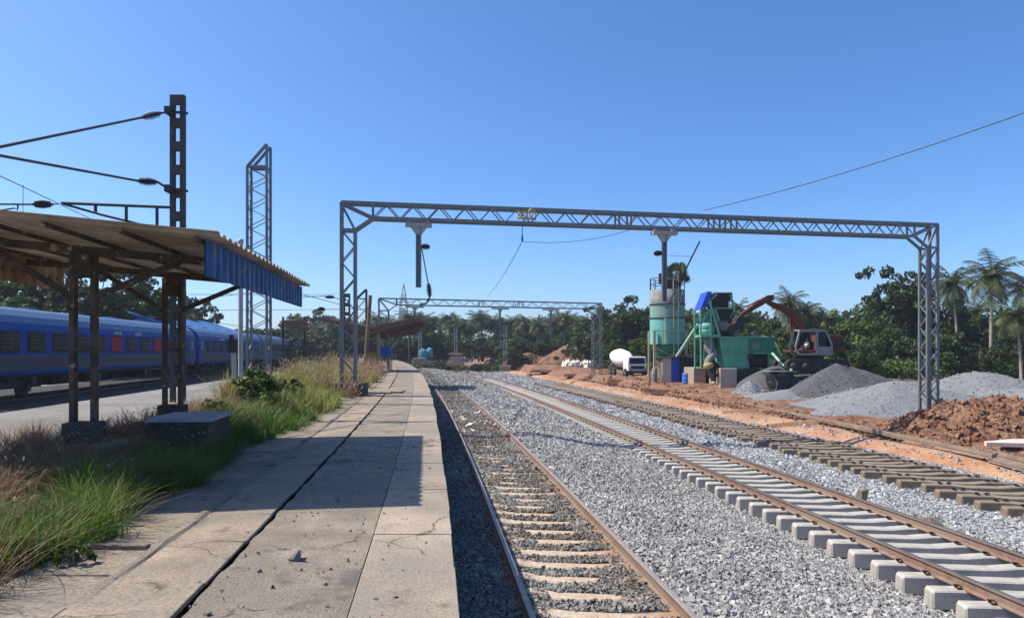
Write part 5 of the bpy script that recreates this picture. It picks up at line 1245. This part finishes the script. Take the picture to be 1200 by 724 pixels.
# hero trees at the right
G_R = 'trees behind the yard at the right'
for px, yt, Y, k, lab, w in ((1161, 300, 62, 3, 'tallest coconut palm with a pale trunk near the right edge', 1.0), (1123, 309, 66, 0, 'slimmer coconut palm between the near gantry leg and the tallest palm', .85),
        (1197, 352, 52, 2, 'low coconut palm cut by the right edge', 1.15), (1205, 318, 70, 1, 'tall dark palm half cut by the right edge', 1.1), (1152, 352, 74, 1, 'short dark palm between the two tall ones', .9)):
    put_top(ppal[k], PH[k], px, yt, Y, lab, 'palms at the right', 'palm tree', wid=w)
for i, (px, yt, Y, k, w, lab) in enumerate([(1052, 318, 72, 3, .95, 'big broadleaf tree behind the right leg of the near gantry'), (1015, 350, 76, 2, 1.0, 'broadleaf tree just right of the excavator'),
        (1088, 325, 70, 0, .8, 'dark broadleaf tree touching the near gantry leg'), (1128, 368, 70, 1, 1.1, 'low tree under the slim palm'), (1178, 362, 74, 4, 1.2, 'low dark tree under the big palm'),
        (1038, 380, 66, 1, 1.1, 'bright low tree behind the pale gravel heap'), (1075, 385, 64, 4, 1.1, 'dark low tree behind the right gravel heaps'), (1215, 365, 66, 0, 1.2, 'dark tree at the right edge'),
        (1105, 392, 62, 2, 1.0, 'shrubby tree right of the gantry leg'), (1150, 398, 60, 4, 1.1, 'shrubby tree between the palm trunks'), (985, 385, 66, 4, 1.2, 'shrubby tree behind the excavator'), (1008, 400, 60, 1, 1.0, 'low shrubby tree behind the dark gravel cone')]):
    put_top(protos[k], TH[k], px, yt, Y, lab, G_R, 'tree', wid=w)
# middle band
for i, (px, yt, Y, k, w, lab) in enumerate([(738, 351, 98, 0, 1.15, 'big dark tree beside the far gantry right leg'), (708, 362, 102, 3, 1.1, 'tall dark tree behind the far gantry right leg'), (762, 378, 92, 4, 1.1, 'dark tree left of the silo'),
        (722, 395, 84, 1, 1.1, 'bushy tree above the mixer truck'), (752, 398, 80, 2, 1.0, 'bright bushy tree between the truck and the silo'), (680, 375, 108, 1, 1.1, 'rounded tree left of the far gantry right leg'),
        (815, 378, 84, 1, 1.1, 'tree between the silo and the mixer tower'), (835, 392, 80, 4, 1.1, 'dark tree behind the mixer tower'), (880, 365, 82, 2, 1.2, 'bright tree behind the excavator arm'), (905, 372, 78, 1, 1.2, 'leafy tree below the excavator boom'), (925, 385, 74, 2, 1.1, 'bright tree behind the green hopper'), (945, 378, 80, 0, 1.1, 'dark tree behind the excavator cab'), (965, 370, 84, 3, 1.0, 'tall tree behind the excavator house')]):
    put_top(protos[k], TH[k], px, yt, Y, lab, 'trees behind the batching plant', 'tree', wid=w)
for px, yt, Y, k, w, lab in ((922, 340, 78, 3, .95, 'palm rising behind the excavator boom'), (950, 350, 80, 0, 1.0, 'palm behind the excavator cab'), (972, 362, 84, 2, 1.0, 'palm behind the excavator house'), (810, 362, 92, 2, 1.0, 'palm between the silo and the blue tarpaulin'), (868, 350, 96, 1, .8, 'palm behind the excavator bucket')):
    put_top(ppal[k], PH[k], px, yt, Y, lab, 'palms behind the batching plant', 'palm tree', wid=w)
rr = random.Random(5)
for i in range(46):
    px = 372 + i * 7.6 + rr.uniform(-4, 4); Y = rr.uniform(118, 150); yt = 362 + 14 * rr.random() + (6 if px < 430 else 0)
    k = rr.choice([0, 1, 1, 2, 2, 3]); put_top(ppal[k], PH[k], px, yt, Y, 'coconut palm in the dense distant row beyond the bend of the tracks', 'distant coconut palms', 'palm tree', zb=.0, wid=rr.uniform(.9, 1.25))
for i in range(40):
    px = 366 + i * 8.8 + rr.uniform(-4, 4); Y = rr.uniform(112, 135); yt = rr.uniform(384, 402)
    k = rr.choice([0, 1, 2, 3, 4, 4]); put_top(protos[k], TH[k], px, yt, Y, 'low broadleaf tree under the distant palm row beyond the bend', 'low trees under the distant palms', 'tree', zb=-.1, wid=rr.uniform(1.1, 1.5))
# left: trees behind the train
for i, (px, yt, Y, k, w, lab) in enumerate([(-30, 318, 52, 0, 1.2, 'tree at the left edge above the train'), (20, 322, 50, 1, 1.2, 'leafy tree above the nearest coach at the far left'), (65, 318, 52, 3, 1.1, 'leafy tree above the nearest coach left of the shelter post'),
        (108, 322, 56, 0, 1.1, 'dark tree behind the front shelter post'), (140, 318, 60, 0, 1.0, 'dark tree between the shelter posts'), (172, 325, 62, 3, 1.0, 'tree left of the back shelter post'), (205, 350, 78, 1, 1.0, 'tree above the coach joint'), (232, 352, 86, 3, .9, 'small tree right of the back shelter post'),
        (345, 372, 150, 0, 1.2, 'rounded dark tree above the far coaches'), (365, 365, 160, 4, 1.5, 'broad dark tree left of the near gantry leg'), (390, 375, 150, 3, 1.2, 'dark tree behind the near gantry left leg'), (335, 385, 165, 4, 1.5, 'dark low tree over the last coach'), (375, 388, 135, 1, 1.3, 'pale green tree beyond the last coach'), (402, 395, 125, 2, 1.3, 'bright bushy tree behind the brown shelter')]):
    x = (px - 600) / FPX * Y; put(protos[k], x, Y, -.1, ((pz(yt, Y) + .1) / TH[k] * w,) * 2 + ((pz(yt, Y) + .1) / TH[k],), lab, 'trees behind the blue train', 'tree')
# far wood filling behind everything: one mass
cl = []
r = random.Random(8)
for i in range(900):
    px = r.uniform(-250, 1500); Y = r.uniform(165, 185) if 340 < px < 720 else r.uniform(96, 120)
    if -250 < px < 340: Y = r.uniform(90, 110)
    zz = r.uniform(0, 1); top_ = (HY - 378) / FPX * Y if px > 420 else (HY - 385) / FPX * Y
    if 60 < px < 345: top_ *= .55
    if px < 60: top_ *= 1.6
    if px > 720: top_ = (HY - 372) / FPX * Y
    cl.append((((px - 600) / FPX * Y, Y, zz * (top_ + 2) + .3), 2.1))
tag(link('far_wood', leaf_cloud('far_wood', cl, 90, .75, None), M_leaf[0]), 'dark mass of far woodland behind the separate trees', 'woodland', kind='stuff')
cl = []
for i in range(620):
    px = r.uniform(330, 1330)
    Y = r.uniform(112, 118) if px < 700 else (r.uniform(80, 92) if px < 880 else r.uniform(60, 72))
    x = (px - 600) / FPX * Y; cl.append(((x, Y, zg(x, Y) + r.uniform(.1, 1.5)), .8))
tag(link('undergrowth', leaf_cloud('undergrowth', cl, 70, .30, None), M_leaf[2]), 'bright green scrub and creepers along the foot of the trees', 'undergrowth', kind='stuff')
# palmyra fan palm behind the silo
b = D(792, 412, 74); b.z = zg(b.x, 74); top = Vector((0, 0, pz(322, 74) - b.z))
root = empty('fan_palm', b, 0, 'round headed fan palm rising just behind the top of the silo', 'palm tree')
mb = MB(); mb.tube([(0, 0, 0), (.1, 0, top.z * .5), top], [.32, .22, .2], 10); mb.build('trunk', M_palmt, root)
V = []; F = []; T = []
for i in range(30):
    a_ = i * 2.4; el = R(80 - i * 4.4); dr = Vector((math.cos(a_) * math.cos(el), math.sin(a_) * math.cos(el), math.sin(el))); c_ = top + dr * r.uniform(.35, 1.0)
    sd = dr.cross(Vector((0, 0, 1))).normalized(); up_ = sd.cross(dr); ro = r.uniform(.5, 2.6); sd = (sd * math.cos(ro) + up_ * math.sin(ro)).normalized(); up_ = sd.cross(dr)
    for k_ in range(13):
        t = R(-75 + 150 * k_ / 12); d2 = (dr * math.cos(t) + (sd * math.sin(t))) ; tip = c_ + d2 * .85 - Vector((0, 0, .12)); w_ = up_ * .0 + sd * .05 * math.cos(t) + dr * .05 * abs(math.sin(t)); b_ = len(V)
        V += [c_, c_ + d2 * .45 + w_ * 1.6, tip, c_ + d2 * .45 - w_ * 1.6]; F.append((b_, b_ + 1, b_ + 2, b_ + 3)); T += [r.uniform(.2, .7)] * 4
    b_ = len(V); V += [top, top + sd * .05, c_ + sd * .03, c_]; F.append((b_, b_ + 1, b_ + 2, b_ + 3)); T += [.9] * 4
link('crown', npmesh('crown', [tuple(v) for v in V], F, T), M_palmd, root)

# ---------------------------------------------------------------- grass and weeds
def soil_z(s, y): return np.interp(s, [-10, -6.15, -5.9, -5.2, -4.6, -4.15, -3.9, 0], [.5, .5, .45, .30, .12, .03, .0, 0])
def blades(name, n, s_rng, y_rng, h, w, m, label, lean=.5, bend=.6, mask=None, ypow=1.0, segs=4, tgt=None):
    s_ = rng.uniform(*s_rng, n); y = y_rng[0] + (y_rng[1] - y_rng[0]) * rng.uniform(0, 1, n) ** ypow
    if mask is not None: k = mask(s_, y); s_, y = s_[k], y[k]; n = len(y)
    nt_ = max(4, n // 55); ci = rng.integers(0, n, nt_); ti = rng.integers(0, nt_, n)
    ts, ty = s_[ci], y[ci]; ja = rng.uniform(0, 6.28, n); jr_ = np.abs(rng.normal(0, .085, n)) * (1 + .02 * y)
    s_ = ts[ti] + jr_ * np.cos(ja); y = ty[ti] + jr_ * np.sin(ja); th = rng.uniform(.55, 1.3, nt_)[ti]
    x = E(y) + s_; z = soil_z(s_, y) - .02
    tuft = noise2(s_ * 1.0, y, 2.6, 77); H = h * rng.uniform(.35, 1.2, n) * (1 + .3 * tuft) * th
    if callable(tgt): H = H * tgt(s_, y)
    az = ja + rng.normal(0, .5, n); ln = lean * rng.uniform(.05, 1, n) * (.4 + jr_ * 7).clip(0, 1.5); W = w * rng.uniform(.6, 1.3, n)
    t = np.linspace(0, 1, segs + 1)[None]; dx = np.cos(az)[:, None]; dy = np.sin(az)[:, None]
    hor = (ln[:, None] * t + bend * ln[:, None] * t ** 3) * H[:, None]; ver = H[:, None] * (t - .35 * bend * ln[:, None] * t ** 3)
    cx = x[:, None] + dx * hor; cy = y[:, None] + dy * hor; cz = z[:, None] + ver
    az2 = az + np.pi / 2 + rng.uniform(-.9, .9, n); hw = (W[:, None] / 2) * (1 - t ** 2 * .92)
    ox = np.cos(az2)[:, None] * hw; oy = np.sin(az2)[:, None] * hw
    V = np.stack([np.stack([cx - ox, cy - oy, cz], -1), np.stack([cx + ox, cy + oy, cz], -1)], 2).reshape(-1, 3)
    k = (segs + 1) * 2; j = np.arange(segs) * 2
    f = np.stack([j, j + 1, j + 3, j + 2], 1)[None] + (np.arange(n) * k)[:, None, None]
    T = np.repeat(np.clip(rng.normal(.5, .25, n), 0, 1), k)
    V = V * PU + np.array([0, 0, PD])
    o = link(name, npmesh(name, V, f.reshape(-1, 4), T), m); tag(o, label, 'grass', kind='stuff'); return cx[:, -1], cy[:, -1], cz[:, -1], az
GR = lambda s, y: (s > -5.3 - .0 * y) & (s < -3.35 + .35 * np.sin(y * 1.3)) & (s < -3.2)
blades('green_grass', 21000, (-5.25, -3.35), (5.2, 10.4), .50, .011, M_grass, 'bright green grass tussocks spilling over the paving at the lower left', mask=lambda s, y: (s < -3.85 + .28 * np.sin(y * 1.9 + .5) - .10 * (y < 6.5)) & (s > -4.95 + .10 * (y - 5) + .2 * np.sin(y * 2.7)), lean=.75, bend=.9)
blades('green_grass', 6500, (-4.8, -3.4), (10.2, 15.5), .42, .012, M_grass, 'green grass in the shade beside the concrete bench', mask=lambda s, y: s < -3.9 + .25 * np.sin(y * 1.7), lean=.7, bend=.8)
blades('dry_grass', 2500, (-5.2, -3.5), (5.2, 11), .5, .008, M_dry, 'dead straws standing among the near green grass', mask=lambda s, y: s < -3.9, lean=1.0, bend=.8)
blades('dry_grass', 17000, (-6.9, -4.3), (5.2, 11.6), .36, .010, M_dry, 'dry brown grass tangled along the edge of the left platform', mask=lambda s, y: s < -4.7 - .02 * (y - 6) + .25 * np.sin(y * 2.1) , lean=1.3, bend=1.2)
blades('dry_grass', 9000, (-6.3, -3.9), (10.5, 19), .38, .011, M_dry, 'dry brown grass around the concrete bench', mask=lambda s, y: (s < -4.5), lean=1.1, bend=1.1)
grow = lambda s, y: 1 + .9 * sstep(18, 30, y)
blades('green_grass', 10500, (-5.3, -3.3), (15, 27), .50, .018, M_grass, 'fresh green grass along the paving in the middle distance', mask=lambda s, y: s < -3.65 + .25 * np.sin(y * 1.1), tgt=lambda s, y: 1 + .3 * sstep(18, 30, y) - .35 * (s > -3.9), lean=.7, bend=.8)
blades('yellow_grass', 17000, (-6.6, -3.3), (20, 46), .72, .024, M_ygr, 'tall yellow green grass filling the island before the gantry', mask=lambda s, y: s < -3.6 + .3 * np.sin(y * .9), tgt=lambda s, y: (1 + .30 * sstep(22, 32, y)) * (1 - .25 * np.clip((s + 4.4), 0, 1)), lean=.4, bend=.7)
blades('dry_grass', 9000, (-6.2, -4.2), (16, 30), .40, .018, M_dry, 'dry pinkish brown grass around the leafy shrub', mask=lambda s, y: s < -4.8 + .3 * np.sin(y), lean=.8, bend=.9)
cx, cy, cz, az = blades('plume_grass', 7500, (-6.4, -3.2), (27, 62), .85, .020, M_dry, 'tall grass stems under the pink plumes', tgt=lambda s, y: 1 + .15 * sstep(30, 45, y), lean=.25, bend=.8)
def plumes(name, cx, cy, cz, az, L, w, m, label):
    n = len(cx); t = np.linspace(0, 1, 6)[None]; k6 = np.array([.25, .8, 1, .9, .6, .1])[None]
    X = cx[:, None] + np.cos(az)[:, None] * t * L * .5; Yy = cy[:, None] + np.sin(az)[:, None] * t * L * .5; Z = cz[:, None] + L * (t - .6 * t ** 2) - .02
    V = []; F = []; base = 0
    for rot in (0, 1.57):
        a = az + rot; ox = np.cos(a + 1.57)[:, None] * w * k6 * (rot == 0); oy = np.sin(a + 1.57)[:, None] * w * k6 * (rot == 0); oz = w * k6 * (rot > 0)
        v = np.stack([np.stack([X - ox, Yy - oy, Z - oz], -1), np.stack([X + ox, Yy + oy, Z + oz], -1)], 2).reshape(-1, 3)
        j = np.arange(5) * 2; f = np.stack([j, j + 1, j + 3, j + 2], 1)[None] + (np.arange(n) * 12)[:, None, None]
        V.append(v); F.append(f.reshape(-1, 4) + base); base += len(v)
    T = np.tile(np.repeat(rng.uniform(0, 1, n), 12), 2)
    o = link(name, npmesh(name, np.concatenate(V) * PU + np.array([0, 0, PD]), np.concatenate(F), T), m); tag(o, label, 'grass', kind='stuff')
plumes('grass_plumes', cx[::2], cy[::2], cz[::2], az[::2], .22, .022, M_plume, 'pinkish seed plumes over the tall island grass')
n = 70; y = rng.uniform(5.5, 13, n); s_ = rng.uniform(-5.6, -4.0, n)
zz = soil_z(s_, y) + rng.uniform(.35, .62, n)
plumes('grass_plumes', E(y) + s_, y, zz, rng.uniform(0, 6.28, n), .13, .010, M_plume, 'a few pale pink seed heads over the near grass')
# leafy shrubs and weeds
def shrub(nm, px, py, Y, h, r_, leaf, mi, label, n=26, per=40):
    b = D(px, py, Y); b.z = float(soil_z(b.x - E(Y), Y)); root = empty(nm, PW(b), 0, label, 'shrub'); root.scale = (PU,) * 3
    rr2 = random.Random(int(px)); cl = []
    mb = MB()
    for i in range(n):
        a = rr2.uniform(0, 6.28); q_ = rr2.uniform(.1, 1) * r_; z_ = h * rr2.uniform(.15, 1) * (1 - .35 * q_ / r_); c_ = (q_ * math.cos(a), q_ * math.sin(a), z_); cl.append((c_, .16 * h)); mb.tube([(0, 0, 0), (c_[0] * .4, c_[1] * .4, z_ * .5), c_], [.018, .012, .006], 5)
    mb.build('stem', M_bark, root); link('foliage', leaf_cloud('foliage', cl, per, leaf, None), M_leaf[mi] if mi < 4 else M_grass, root)
shrub('leafy_shrub', 302, 462, 20.5, 1.15, .62, .12, 2, 'leafy green shrub at the foot of the lattice upright', 34, 46)
shrub('leafy_shrub', 336, 452, 23.5, .8, .6, .11, 1, 'lower dark shrub right of the leafy one', 22, 36)
shrub('weed', 244, 470, 16.5, .52, .2, .07, 1, 'small upright weed beside the concrete bench, taller one', 12, 18)
shrub('weed', 262, 468, 17, .42, .18, .07, 1, 'small upright weed right of the concrete bench, shorter one', 9, 16)
shrub('weed', 86, 640, 6.4, .22, .16, .06, 2, 'small broad leaved weed in the near green grass', 8, 10)
# haze
mb = MB(); mb.box((0, 150, 12), (900, 560, 30)); hz_ = mb.build('haze', None)
hz_.data.materials.clear(); hm = bpy.data.materials.new('haze_air'); hm.use_nodes = True; t = hm.node_tree; t.nodes.remove(t.nodes['Principled BSDF'])
pv = t.nodes.new('ShaderNodeVolumePrincipled'); pv.inputs['Color'].default_value = (.80, .88, 1, 1); pv.inputs['Density'].default_value = .00045; pv.inputs['Anisotropy'].default_value = .3
t.links.new(pv.outputs[0], t.nodes['Material Output'].inputs['Volume']); hz_.data.materials.append(hm); tag(hz_, kind='stuff')
